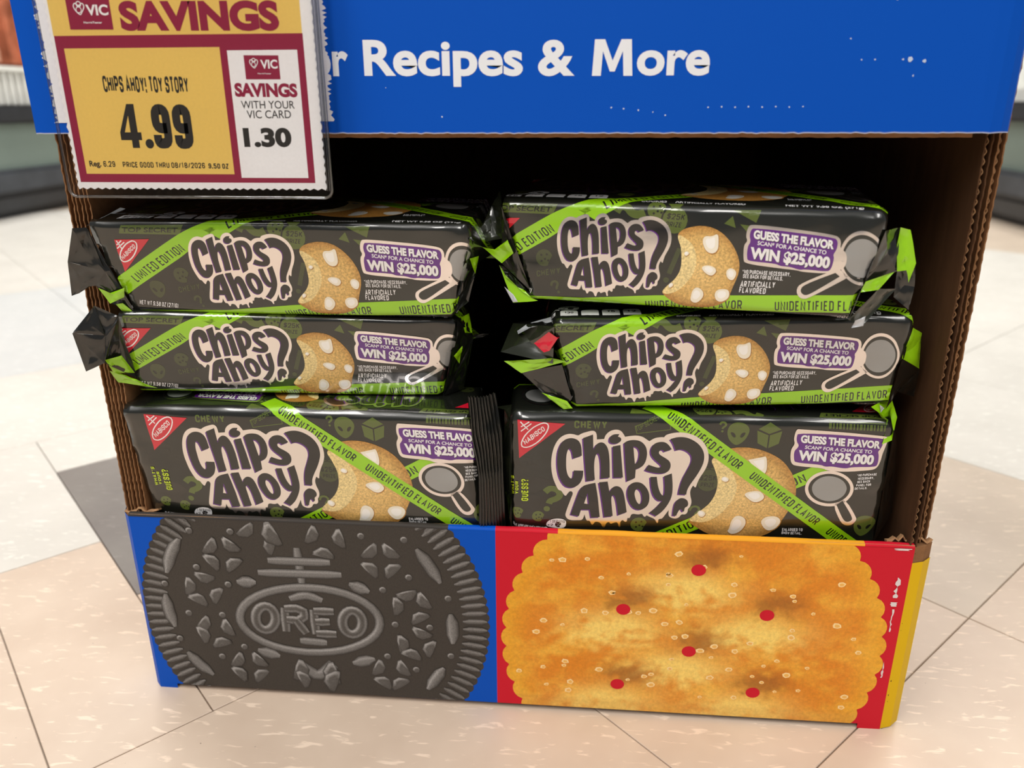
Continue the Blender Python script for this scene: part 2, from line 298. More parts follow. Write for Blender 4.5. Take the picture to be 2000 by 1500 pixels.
LOGO_OUT = [[-85.4,23.2],[-85.0,30.4],[-83.4,36.9],[-80.5,41.7],[-76.5,44.1],[-73.0,44.2],[-69.9,43.1],[-68.5,44.6],[-62.5,46.8],[-60.3,46.3],[-59.4,44.3],[-59.2,41.1,1],[-55.0,41.5,1],[-54.4,44.1],[-52.0,46.8],[-48.6,48.0],[-45.6,47.2],[-43.7,44.4],[-43.1,43.2,1],[-40.4,43.8],[-36.4,44.3],[-32.9,43.6],[-30.2,41.6],[-28.9,40.8,1],[-26.3,42.9],[-22.9,43.6],[-20.7,43.6,1],[-19.6,45.4],[-13.7,47.0],[-8.3,46.8],[-2.7,45.0],[2.2,41.1],[5.3,35.4],[6.3,29.0],[5.2,23.0],[2.2,16.9],[1.1,13.2],[0.6,10.1],[-0.4,10.7],[-1.1,11.9],[-2.5,8.2],[-2.1,4.5],[-0.7,0.2],[-1.3,-3.6],[-2.5,-4.9],[-2.5,-8.0],[-3.9,-9.4],[-6.0,-9.1],[-7.3,-12.0],[-10.4,-12.8],[-13.7,-11.0],[-13.8,-6.5,1],[-15.8,-10.4],[-17.2,-13.0],[-18.5,-13.1],[-19.5,-13.7],[-19.3,-16.0],[-20.3,-16.3],[-21.3,-13.5],[-25.2,-11.7],[-26.8,-10.8],[-27.5,-12.1],[-28.6,-11.5],[-29.5,-9.6],[-31.5,-10.6],[-35.8,-9.8],[-36.6,-13.1],[-37.4,-13.4],[-38.2,-13.1],[-38.3,-16.0],[-39.6,-16.1],[-41.0,-14.5],[-42.5,-16.5],[-41.8,-20.0],[-43.1,-20.1],[-43.8,-16.2],[-47.0,-17.3],[-48.0,-18.0],[-49.1,-16.4],[-50.9,-17.4],[-51.5,-21.0],[-52.9,-20.7],[-54.1,-17.2],[-57.6,-16.4],[-58.6,-18.7],[-59.6,-19.0],[-60.8,-15.8],[-62.9,-16.2],[-64.2,-11.5,1],[-65.3,-15.7],[-68.3,-15.8],[-73.6,-16.0],[-76.0,-13.2],[-75.4,-9.3],[-72.5,0.9],[-71.6,4.1],[-73.2,5.6],[-74.7,4.0],[-76.0,1.4],[-77.3,2.6],[-78.7,5.4],[-80.5,5.6],[-82.2,9.3],[-84.4,15.4]]
FRONT = {
  'ribbon': [[5.3,49.5],[106.4,-29.3],[104.2,-42.3],[88.0,-28.3],[56.1,-3.0],[5.6,34.5],[-6.4,44.7]],
  'ribbon2': [[-34.8,-31.2],[66.6,25.7],[72.9,24.8],[65.8,16.4],[-34.1,-41.6]],
  'badge': [[53.2,50.6],[52.6,44.9],[53.8,41.2],[52.1,38.2],[52.3,32.9],[53.6,28.4],[56.4,26.9],[72.0,25.9],[74.9,24.1],[85.3,23.8],[97.9,24.8],[102.2,26.0],[103.9,29.9],[104.0,35.9],[104.6,39.3],[105.3,43.4],[105.1,46.0],[103.4,48.1],[55.2,51.0]],
  'purple': [[54.6,48.8],[54.1,45.7],[54.6,42.7],[56.2,40.5],[55.5,38.6],[53.9,36.7],[54.7,30.7],[56.0,29.2],[70.7,28.1],[73.2,26.7],[76.9,27.2],[84.9,25.9],[87.9,27.1],[101.3,27.2],[102.8,29.1],[102.3,35.1],[101.2,37.4],[102.6,39.6],[103.5,44.8],[101.8,46.6]],
  'cookie': [[8.6,30.8],[12.6,35.5],[18.8,37.6],[25.2,38.3],[33.0,37.6],[41.7,34.5],[48.9,29.8],[54.4,23.0],[57.9,16.2],[59.5,9.1],[59.6,4.4],[57.7,-2.9],[54.3,-11.2],[51.3,-17.9],[46.5,-22.3],[40.1,-25.0],[33.5,-26.6],[25.3,-26.9],[16.2,-25.1],[9.1,-22.0],[2.5,-17.6],[-1.2,-14.8],[-1.1,-12.7],[2.3,-8.9],[6.6,-4.7],[10.1,-0.5],[12.7,6.0],[13.1,11.6],[12.9,16.3],[10.1,24.0],[7.7,28.5]],
  'bite': [[8.6,30.8],[14.7,28.7],[20.7,22.0],[24.8,12.7],[24.3,4.0],[20.5,-3.4],[16.5,-9.2],[9.0,-14.9],[0.1,-14.4],[-1.1,-12.7],[2.3,-8.9],[6.6,-4.7],[10.1,-0.5],[12.7,6.0],[13.1,11.6],[12.9,16.3],[10.1,24.0],[7.7,28.5]],
  'chip1': [[28.8,29.9,1],[36.9,32.1],[39.1,32.9],[40.7,22.6],[38.0,19.4]],
  'chip2': [[29.2,7.0],[34.8,9.1],[39.5,8.5],[42.2,3.8],[36.7,-0.0],[30.9,4.2]],
  'chip3': [[23.7,-18.9],[24.2,-12.3],[27.1,-8.5],[32.1,-10.3],[33.4,-15.3],[30.1,-21.2],[25.5,-23.1],[22.5,-20.6]],
  'chip4': [[41.2,-13.3],[44.0,-9.1],[50.6,-8.5],[54.1,-12.0],[51.3,-17.9],[46.1,-19.8]],
  'chip5': [[14.2,16.3],[16.5,18.8],[19.8,16.5],[17.8,14.1]],
  'chip6': [[3.1,-7.3],[5.3,-5.5],[8.6,-7.9],[7.2,-10.8],[4.5,-10.5]],
  'handle': [[81.7,1.9],[88.3,-10.8],[91.5,-13.8],[95.4,-13.7],[97.8,-10.5],[97.7,-8.0],[87.8,6.1]],
  'handle_in': [[84.2,0.8,1],[89.6,-9.1],[92.0,-11.5],[94.6,-11.0],[95.8,-8.5],[87.3,3.7,1]],
  'lens': [[92.2,12.4],[92.3,9.2],[91.4,6.2],[89.7,3.5],[87.1,1.4],[83.9,0.0],[80.3,-0.5],[76.5,-0.2],[72.9,0.9],[69.6,2.8],[66.9,5.3],[65.0,8.3],[64.0,11.5],[64.0,14.7],[64.9,17.7],[66.7,20.3],[69.3,22.3],[72.5,23.6],[76.0,24.2],[79.7,23.9],[83.2,22.8],[86.5,20.9],[89.1,18.5],[91.1,15.6]],
  'lens_in': [[90.3,12.4],[90.4,9.7],[89.6,7.1],[88.1,4.9],[85.8,3.2],[83.0,2.0],[79.9,1.5],[76.7,1.8],[73.5,2.7],[70.7,4.3],[68.4,6.4],[66.8,8.9],[65.9,11.6],[65.9,14.2],[66.7,16.8],[68.3,18.9],[70.5,20.6],[73.3,21.7],[76.3,22.2],[79.5,21.9],[82.6,21.0],[85.4,19.5],[87.7,17.4],[89.4,15.0]],
  'lens_disc': [[88.2,12.3],[88.2,10.0],[87.6,7.9],[86.3,6.0],[84.5,4.5],[82.2,3.5],[79.7,3.1],[77.0,3.3],[74.4,4.2],[72.1,5.5],[70.1,7.3],[68.8,9.4],[68.1,11.6],[68.0,13.9],[68.7,16.0],[70.0,17.9],[71.8,19.3],[74.1,20.3],[76.6,20.6],[79.2,20.4],[81.8,19.6],[84.1,18.3],[86.0,16.6],[87.4,14.5]],
}
FRONT_T = {
  'uf1': [[-10.9,51.6],[25.1,23.7],[-8.7,56.0]],
  'uf2': [[30.4,18.0],[73.9,-14.6],[32.5,23.1]],
  'uf3': [[81.7,-21.0],[128.1,-55.8],[83.5,-15.9]],
  'le_a': [[-30.9,-38.0],[1.9,-18.5],[-33.4,-32.0]],
  'le_b': [[58.9,12.7],[65.5,16.8],[57.2,17.7]],
  'guess': [[56.9,42.2],[102.0,39.4],[56.5,47.2]],
  'scan': [[59.7,38.4],[97.9,36.1],[59.8,40.6]],
  'win': [[56.9,30.9],[100.1,28.7],[56.7,37.4]],
  'np1': [[92.6,20.5],[103.7,21.5],[92.5,22.1]],
  'np2': [[93.5,18.3],[102.6,19.1],[93.3,19.9]],
  'np3': [[93.5,16.1],[100.8,16.9],[93.3,17.6]],
  'np4': [[93.2,13.9],[101.5,14.8],[93.1,15.4]],
  'np5': [[92.8,11.6],[99.7,12.5],[92.7,13.2]],
  'en1': [[55.4,-19.3],[67.5,-19.0],[55.2,-17.2]],
  'en2': [[55.3,-21.5],[67.3,-21.5],[55.2,-19.6]],
}
FRONT_B = {
  'tri': [[-105.2,52.6,1],[-77.7,50.7,1],[-104.2,26.9,1]],
  'oval': [[-87.9,50.4],[-88.9,51.0],[-90.2,51.1],[-91.9,50.6],[-93.9,49.5],[-95.9,48.1],[-97.8,46.2],[-99.6,44.1],[-101.1,42.0],[-102.2,39.8],[-102.8,37.9],[-102.9,36.3],[-102.5,35.1],[-101.5,34.5],[-100.1,34.4],[-98.4,34.9],[-96.4,36.0],[-94.4,37.5],[-92.4,39.4],[-90.6,41.5],[-89.1,43.7],[-88.1,45.8],[-87.5,47.7],[-87.4,49.2]],
  'nab': [[-100.6,36.2],[-89.1,46.3],[-102.1,39.0]],
  'x1': [[-103.5,51.5],[-99.1,46.4]],
  'x2': [[-103.2,48.2],[-98.5,51.6]],
  'x3': [[-103.2,45.2],[-97.2,50.6]],
  'whats': [[-107.3,0.8],[-107.3,14.7],[-109.6,0.8]],
  'your': [[-104.5,1.6],[-104.5,11.2],[-106.6,1.5]],
  'guess': [[-98.5,-2.7],[-98.6,13.0],[-102.7,-2.8]],
  'chewy': [[-72.5,47.9],[-53.7,48.1],[-72.6,52.7]],
  'topsec': [[-36.5,46.7],[-23.7,54.8],[-37.7,49.6]],
  'box': [[-37.7,50.0,1],[-23.8,56.2,1],[-17.8,52.7,1],[-17.4,48.5,1],[-36.4,45.4,1]],
  'q1': [[-90.9,7.3],[-84.2,7.1],[-80.7,3.6],[-80.6,-2.1],[-86.6,-6.0],[-87.3,-7.6]],
  'q2': [[-63.8,50.4]],
  'coo1': [[-105.1,-11.6]],
  'coo2': [[-92.3,-14.0]],
  'coo3': [[-31.0,-17.7]],
  'bubble': [[-87.7,-19.7],[-85.7,-16.3],[-80.9,-14.9],[-76.1,-15.6],[-75.0,-17.6],[-75.6,-21.4],[-79.4,-22.4],[-86.3,-21.4]],
  'serv': [[-85.0,-18.4],[-76.0,-18.1],[-85.0,-16.3]],
  'serv2': [[-86.7,-21.0],[-83.2,-20.8],[-86.7,-19.3]],
  'face': [[-93.5,22.6]],
  'p25': [[7.3,15.2]],
  'appears': [[-108.2,-22.2],[-88.3,-24.0],[-108.1,-20.0]],
  'panels': [[-86.2,-25.2],[-41.1,-26.1]],
}
FRONT_C = {
  'alien': [[21.0,46.4]],
  'cube': [[38.7,46.1]],
  'alien2': [[104.3,-14.6]],
  'top': [[-9.3,55.5],[102.6,54.8]],
  'ribr': [[99.7,49.4],[106.9,52.6],[108.3,42.7],[104.6,41.8]],
  'tri2': [[82.2,55.7,1],[99.7,56.2,1],[92.9,60.9,1]],
}
SIDE = {
  'cookie': [[-9.5,23.7],[-7.0,26.2],[-2.8,27.7],[2.4,28.6],[8.4,27.8],[13.9,25.0],[19.0,19.8],[22.5,13.8],[24.1,8.4],[23.6,2.8],[21.3,-4.3],[20.1,-9.3],[18.1,-12.3],[13.6,-14.7],[7.6,-16.5],[0.7,-16.6],[-6.3,-15.2],[-11.3,-12.6],[-15.4,-9.3],[-15.5,-7.5],[-12.6,-4.1],[-9.4,-1.0],[-7.0,3.3],[-6.3,7.6],[-6.7,12.5],[-7.4,17.3],[-9.0,20.6]],
  'bite': [[-9.5,23.7],[-5.7,22.1],[-0.7,18.2],[1.5,11.5],[1.1,4.5],[-1.9,-1.3],[-6.2,-6.6],[-11.6,-9.4],[-15.0,-9.2],[-15.5,-7.5],[-12.6,-4.1],[-9.4,-1.0],[-7.0,3.3],[-6.3,7.6],[-6.7,12.5],[-7.4,17.3],[-9.0,20.6]],
  'chip1': [[3.7,21.5],[4.9,23.3],[8.2,23.0],[11.3,24.9],[12.0,20.8],[12.1,16.1],[9.7,13.9],[6.3,14.8],[4.1,18.5]],
  'chip2': [[4.0,6.4],[6.8,7.9],[10.9,7.1],[12.5,4.7],[10.1,1.8],[6.6,3.3]],
  'chip3': [[17.1,5.3],[19.6,7.1],[22.7,5.2],[22.4,2.1],[20.9,-0.1],[18.1,1.2]],
  'chip4': [[-0.1,-10.5],[0.6,-6.2],[3.1,-4.3],[6.4,-6.6],[6.7,-10.1],[3.3,-13.9],[0.1,-12.7]],
  'chip5': [[12.3,-7.6],[14.0,-5.1],[18.7,-4.8],[20.2,-6.5],[19.9,-10.0],[16.1,-12.4],[13.2,-11.2]],
  'chip6': [[-5.7,13.5],[-4.1,15.0],[-2.4,13.7],[-4.2,11.9]],
  'chip7': [[-12.6,-4.1],[-10.7,-2.5],[-9.5,-4.2],[-11.8,-6.2]],
  'badge': [[26.2,29.1],[28.3,30.3],[50.1,28.5],[69.0,26.4],[71.8,24.7],[72.6,22.1],[72.4,19.8],[76.5,17.0],[76.4,9.0],[71.0,8.0],[68.7,6.2],[56.0,6.5],[52.7,7.4],[44.3,7.9],[26.6,9.6],[25.4,11.9],[24.9,19.4],[26.7,21.5],[25.4,24.1]],
  'purple': [[27.7,27.2],[29.1,28.6],[68.6,25.2],[71.0,23.3],[71.0,19.1],[69.5,16.3],[70.3,14.7],[69.7,8.3],[67.3,7.2],[57.1,8.0],[54.0,7.5],[49.3,9.0],[44.2,9.1],[42.1,10.3],[28.4,11.0],[27.1,12.3],[26.9,18.8],[28.3,21.2],[27.3,24.2]],
  'lens': [[94.7,15.5],[94.9,11.9],[94.3,8.4],[93.0,5.4],[91.1,3.0],[88.7,1.4],[85.9,0.7],[83.0,1.1],[80.1,2.4],[77.4,4.5],[75.2,7.4],[73.6,10.8],[72.7,14.5],[72.6,18.2],[73.2,21.6],[74.6,24.6],[76.5,26.9],[79.0,28.4],[81.7,29.0],[84.6,28.6],[87.4,27.3],[90.0,25.2],[92.1,22.4],[93.7,19.1]],
  'lens_in': [[93.4,15.3],[93.5,12.1],[93.1,9.0],[91.9,6.4],[90.2,4.3],[88.1,2.9],[85.7,2.3],[83.1,2.6],[80.5,3.8],[78.2,5.7],[76.3,8.2],[74.9,11.2],[74.1,14.4],[74.0,17.6],[74.6,20.6],[75.7,23.2],[77.4,25.2],[79.6,26.5],[82.0,27.0],[84.5,26.7],[87.0,25.6],[89.3,23.8],[91.1,21.3],[92.6,18.4]],
  'lens_disc': [[92.4,15.2],[92.5,12.6],[92.0,10.1],[91.0,7.9],[89.5,6.2],[87.5,5.0],[85.3,4.6],[83.0,4.8],[80.8,5.7],[78.7,7.3],[77.0,9.3],[75.8,11.8],[75.1,14.4],[75.0,17.1],[75.6,19.6],[76.6,21.7],[78.2,23.4],[80.1,24.5],[82.3,24.9],[84.6,24.7],[86.8,23.8],[88.8,22.2],[90.5,20.2],[91.7,17.8]],
  'handle': [[73.3,9.2,1],[55.5,0.4],[53.9,-3.1],[55.1,-6.5],[57.8,-8.1],[60.9,-7.2],[78.9,4.8,1]],
  'handle_in': [[72.1,6.8,1],[57.5,-0.2],[55.9,-3.0],[56.8,-5.0],[58.8,-6.0],[61.6,-4.8],[74.5,4.9,1]],
  'band': [[-87.8,-16.7,1],[-19.1,-11.3,1],[85.2,-4.4,1],[103.9,-1.6,1],[105.8,-13.4,1],[83.6,-14.9,1],[-18.5,-20.5,1],[-87.8,-23.3,1]],
}
SIDE_T = {
  'guess': [[29.4,22.9],[69.4,19.0],[29.3,27.4]],
  'scan': [[31.7,19.7],[66.1,16.2],[31.8,21.8]],
  'win': [[28.6,12.4],[68.6,8.9],[28.6,18.5]],
  'np1': [[25.7,4.2],[50.1,3.8],[25.6,6.4]],
  'np2': [[26.2,1.9],[46.5,1.4],[26.2,4.0]],
  'art': [[25.2,-3.2],[42.9,-2.8],[25.4,0.2]],
  'fla': [[25.0,-6.3],[38.6,-6.3],[25.1,-3.2]],
  'uf1': [[-24.2,-19.3],[27.5,-16.0],[-24.6,-13.8]],
  'uf2': [[44.5,-15.5],[92.7,-12.5],[43.9,-10.0]],
  'up': [[77.9,-19.4],[85.5,-18.9],[77.5,-16.7]],
}
SIDE_L = {
  'ribbon': [[-124.9,-7.0,1],[-115.6,8.1,1],[-77.0,33.0],[-65.2,37.2],[-53.3,39.1],[-37.3,39.6,1],[-49.7,34.7],[-71.4,22.8],[-113.7,-2.7,1],[-122.0,-8.5,1]],
  'tri': [[-117.2,28.4,1],[-96.0,29.0,1],[-116.1,8.9,1]],
  'oval': [[-104.7,27.1],[-105.4,27.6],[-106.5,27.8],[-107.8,27.4],[-109.3,26.7],[-110.9,25.7],[-112.4,24.3],[-113.8,22.8],[-115.0,21.1],[-115.8,19.5],[-116.3,18.0],[-116.4,16.8],[-116.0,15.9],[-115.3,15.3],[-114.2,15.2],[-112.8,15.5],[-111.3,16.2],[-109.7,17.3],[-108.2,18.7],[-106.8,20.3],[-105.7,21.9],[-104.8,23.5],[-104.4,25.0],[-104.3,26.2]],
  'nab': [[-115.0,16.2],[-105.4,23.9],[-115.9,18.4]],
  'x1': [[-116.1,27.7],[-113.7,22.9]],
  'x2': [[-116.5,25.2],[-113.1,27.8]],
  'x3': [[-116.6,23.2],[-111.5,26.9]],
  'ledit': [[-110.1,2.4],[-75.8,22.3],[-113.7,6.6]],
  'topbox': [[-111.4,39.0,1],[-74.9,39.5,1],[-77.5,33.8,1],[-113.4,34.2,1]],
  'topsec': [[-111.5,35.1],[-78.5,35.1],[-110.8,37.8]],
  'bag': [[-11.5,30.8]],
  'bagt': [[-15.9,31.4],[-6.6,30.9],[-15.4,34.5]],
  'bagp': [[-16.2,27.4],[-8.1,27.1],[-15.8,30.0]],
  'q': [[-42.7,34.1],[-40.9,37.4],[-37.1,37.1],[-34.5,33.6],[-30.7,32.9],[-27.6,34.4]],
  'coo': [[-21.3,36.0]],
  'coo2': [[-82.0,7.4]],
  'chewy': [[-86.1,-3.7],[-72.5,-1.0],[-86.3,-0.1]],
  'excl': [[-8.9,14.1],[-12.6,2.1]],
  'excld': [[-13.9,-1.5]],
  'net': [[-112.9,-11.5],[-89.3,-13.5],[-112.0,-8.7]],
  'ud': [[-78.0,-11.6]],
  'alien': [[-92.9,0.1]],
}
FACETS = {
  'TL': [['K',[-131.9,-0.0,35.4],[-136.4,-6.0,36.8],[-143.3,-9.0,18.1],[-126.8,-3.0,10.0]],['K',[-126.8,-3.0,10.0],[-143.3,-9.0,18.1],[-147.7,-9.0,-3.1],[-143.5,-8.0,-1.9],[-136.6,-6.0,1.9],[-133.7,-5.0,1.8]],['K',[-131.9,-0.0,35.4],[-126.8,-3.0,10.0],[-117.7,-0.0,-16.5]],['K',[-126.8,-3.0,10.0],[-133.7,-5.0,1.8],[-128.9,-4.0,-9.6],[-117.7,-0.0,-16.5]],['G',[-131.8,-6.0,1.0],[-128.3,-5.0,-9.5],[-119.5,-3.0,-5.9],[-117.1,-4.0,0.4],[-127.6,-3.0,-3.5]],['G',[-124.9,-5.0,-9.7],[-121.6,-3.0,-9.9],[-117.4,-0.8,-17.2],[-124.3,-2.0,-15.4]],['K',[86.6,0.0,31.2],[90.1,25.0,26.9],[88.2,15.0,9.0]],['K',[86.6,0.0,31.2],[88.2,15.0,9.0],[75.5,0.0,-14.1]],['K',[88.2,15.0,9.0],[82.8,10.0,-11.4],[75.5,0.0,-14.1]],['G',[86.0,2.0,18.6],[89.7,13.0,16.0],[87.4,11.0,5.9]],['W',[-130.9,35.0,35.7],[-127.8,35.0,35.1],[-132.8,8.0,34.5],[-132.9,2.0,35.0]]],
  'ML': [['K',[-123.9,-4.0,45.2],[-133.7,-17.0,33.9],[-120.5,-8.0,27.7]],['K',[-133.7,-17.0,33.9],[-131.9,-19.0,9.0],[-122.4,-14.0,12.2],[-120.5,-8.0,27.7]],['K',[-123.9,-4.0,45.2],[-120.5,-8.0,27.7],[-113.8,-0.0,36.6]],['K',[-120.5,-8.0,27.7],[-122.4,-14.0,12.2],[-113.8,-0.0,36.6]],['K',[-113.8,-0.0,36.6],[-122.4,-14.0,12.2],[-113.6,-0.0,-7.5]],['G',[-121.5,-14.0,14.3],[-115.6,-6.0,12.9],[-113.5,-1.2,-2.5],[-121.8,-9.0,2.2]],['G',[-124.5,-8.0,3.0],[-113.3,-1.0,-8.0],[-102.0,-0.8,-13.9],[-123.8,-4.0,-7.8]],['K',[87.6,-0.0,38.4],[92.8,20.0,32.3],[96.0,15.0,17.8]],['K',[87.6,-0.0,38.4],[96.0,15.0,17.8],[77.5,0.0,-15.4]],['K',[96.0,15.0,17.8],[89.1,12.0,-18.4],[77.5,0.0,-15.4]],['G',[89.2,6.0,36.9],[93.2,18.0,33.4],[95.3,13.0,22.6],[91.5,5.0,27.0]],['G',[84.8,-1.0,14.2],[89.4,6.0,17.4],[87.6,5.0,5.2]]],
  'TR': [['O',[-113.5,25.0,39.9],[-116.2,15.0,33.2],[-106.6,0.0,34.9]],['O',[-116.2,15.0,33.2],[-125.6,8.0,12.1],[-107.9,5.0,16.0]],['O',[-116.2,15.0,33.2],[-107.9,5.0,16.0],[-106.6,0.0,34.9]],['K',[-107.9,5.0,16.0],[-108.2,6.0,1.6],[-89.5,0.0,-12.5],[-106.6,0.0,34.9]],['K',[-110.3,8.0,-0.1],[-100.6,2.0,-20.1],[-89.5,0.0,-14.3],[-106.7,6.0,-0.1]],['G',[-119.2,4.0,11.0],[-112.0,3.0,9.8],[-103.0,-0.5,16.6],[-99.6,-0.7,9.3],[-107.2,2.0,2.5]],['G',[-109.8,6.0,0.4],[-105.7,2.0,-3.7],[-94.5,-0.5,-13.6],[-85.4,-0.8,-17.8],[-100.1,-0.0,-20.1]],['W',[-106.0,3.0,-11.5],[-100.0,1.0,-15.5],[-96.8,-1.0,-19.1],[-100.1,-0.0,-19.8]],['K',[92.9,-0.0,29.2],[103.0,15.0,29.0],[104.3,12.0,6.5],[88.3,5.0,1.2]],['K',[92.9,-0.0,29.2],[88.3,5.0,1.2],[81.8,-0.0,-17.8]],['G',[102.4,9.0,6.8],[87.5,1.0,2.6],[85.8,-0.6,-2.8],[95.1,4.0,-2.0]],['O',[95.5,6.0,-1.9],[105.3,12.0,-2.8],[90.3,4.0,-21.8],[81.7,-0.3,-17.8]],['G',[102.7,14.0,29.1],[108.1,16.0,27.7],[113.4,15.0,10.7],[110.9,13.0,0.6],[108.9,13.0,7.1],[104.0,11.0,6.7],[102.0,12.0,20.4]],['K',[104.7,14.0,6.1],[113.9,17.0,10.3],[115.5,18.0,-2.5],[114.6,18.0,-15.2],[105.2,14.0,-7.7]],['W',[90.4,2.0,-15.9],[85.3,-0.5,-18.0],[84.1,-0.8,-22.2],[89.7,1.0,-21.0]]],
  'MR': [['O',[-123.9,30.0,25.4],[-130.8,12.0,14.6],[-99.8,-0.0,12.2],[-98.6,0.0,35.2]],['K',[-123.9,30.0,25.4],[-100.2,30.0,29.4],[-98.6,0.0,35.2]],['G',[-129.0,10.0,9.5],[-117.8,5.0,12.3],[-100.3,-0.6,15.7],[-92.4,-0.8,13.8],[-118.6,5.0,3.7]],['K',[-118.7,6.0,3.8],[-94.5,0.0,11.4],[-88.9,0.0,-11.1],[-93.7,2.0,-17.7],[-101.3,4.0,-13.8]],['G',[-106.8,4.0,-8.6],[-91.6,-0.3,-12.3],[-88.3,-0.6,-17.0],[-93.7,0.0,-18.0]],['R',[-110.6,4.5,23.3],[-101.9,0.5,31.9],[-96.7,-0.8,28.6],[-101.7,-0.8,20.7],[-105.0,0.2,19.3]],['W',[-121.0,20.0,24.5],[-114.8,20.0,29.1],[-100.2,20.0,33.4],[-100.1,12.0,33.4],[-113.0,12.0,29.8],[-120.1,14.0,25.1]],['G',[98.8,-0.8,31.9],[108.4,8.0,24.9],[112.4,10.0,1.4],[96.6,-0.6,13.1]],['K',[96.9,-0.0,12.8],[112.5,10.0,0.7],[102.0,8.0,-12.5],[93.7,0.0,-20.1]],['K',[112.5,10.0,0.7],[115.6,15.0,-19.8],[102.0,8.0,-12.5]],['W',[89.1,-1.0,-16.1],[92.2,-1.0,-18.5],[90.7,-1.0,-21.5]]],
  'LL': [],
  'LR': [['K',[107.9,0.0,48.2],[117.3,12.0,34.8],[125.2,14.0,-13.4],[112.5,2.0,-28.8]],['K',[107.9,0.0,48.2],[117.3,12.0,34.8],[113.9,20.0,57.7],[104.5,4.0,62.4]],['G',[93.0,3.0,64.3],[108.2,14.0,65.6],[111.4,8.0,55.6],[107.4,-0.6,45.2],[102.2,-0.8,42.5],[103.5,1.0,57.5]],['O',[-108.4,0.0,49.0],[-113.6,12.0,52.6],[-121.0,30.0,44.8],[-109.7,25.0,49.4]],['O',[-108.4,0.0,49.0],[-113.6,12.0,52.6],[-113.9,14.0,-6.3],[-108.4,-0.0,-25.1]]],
}
FIN = {
  'l': [[96.6,4.0,68.5],[97.5,2.0,42.7],[101.6,-0.0,15.1],[100.1,-1.0,-22.6]],
  'r': [[111.8,14.0,66.9],[116.0,8.0,43.4],[116.3,4.0,16.8],[116.8,6.0,-29.0]],
}
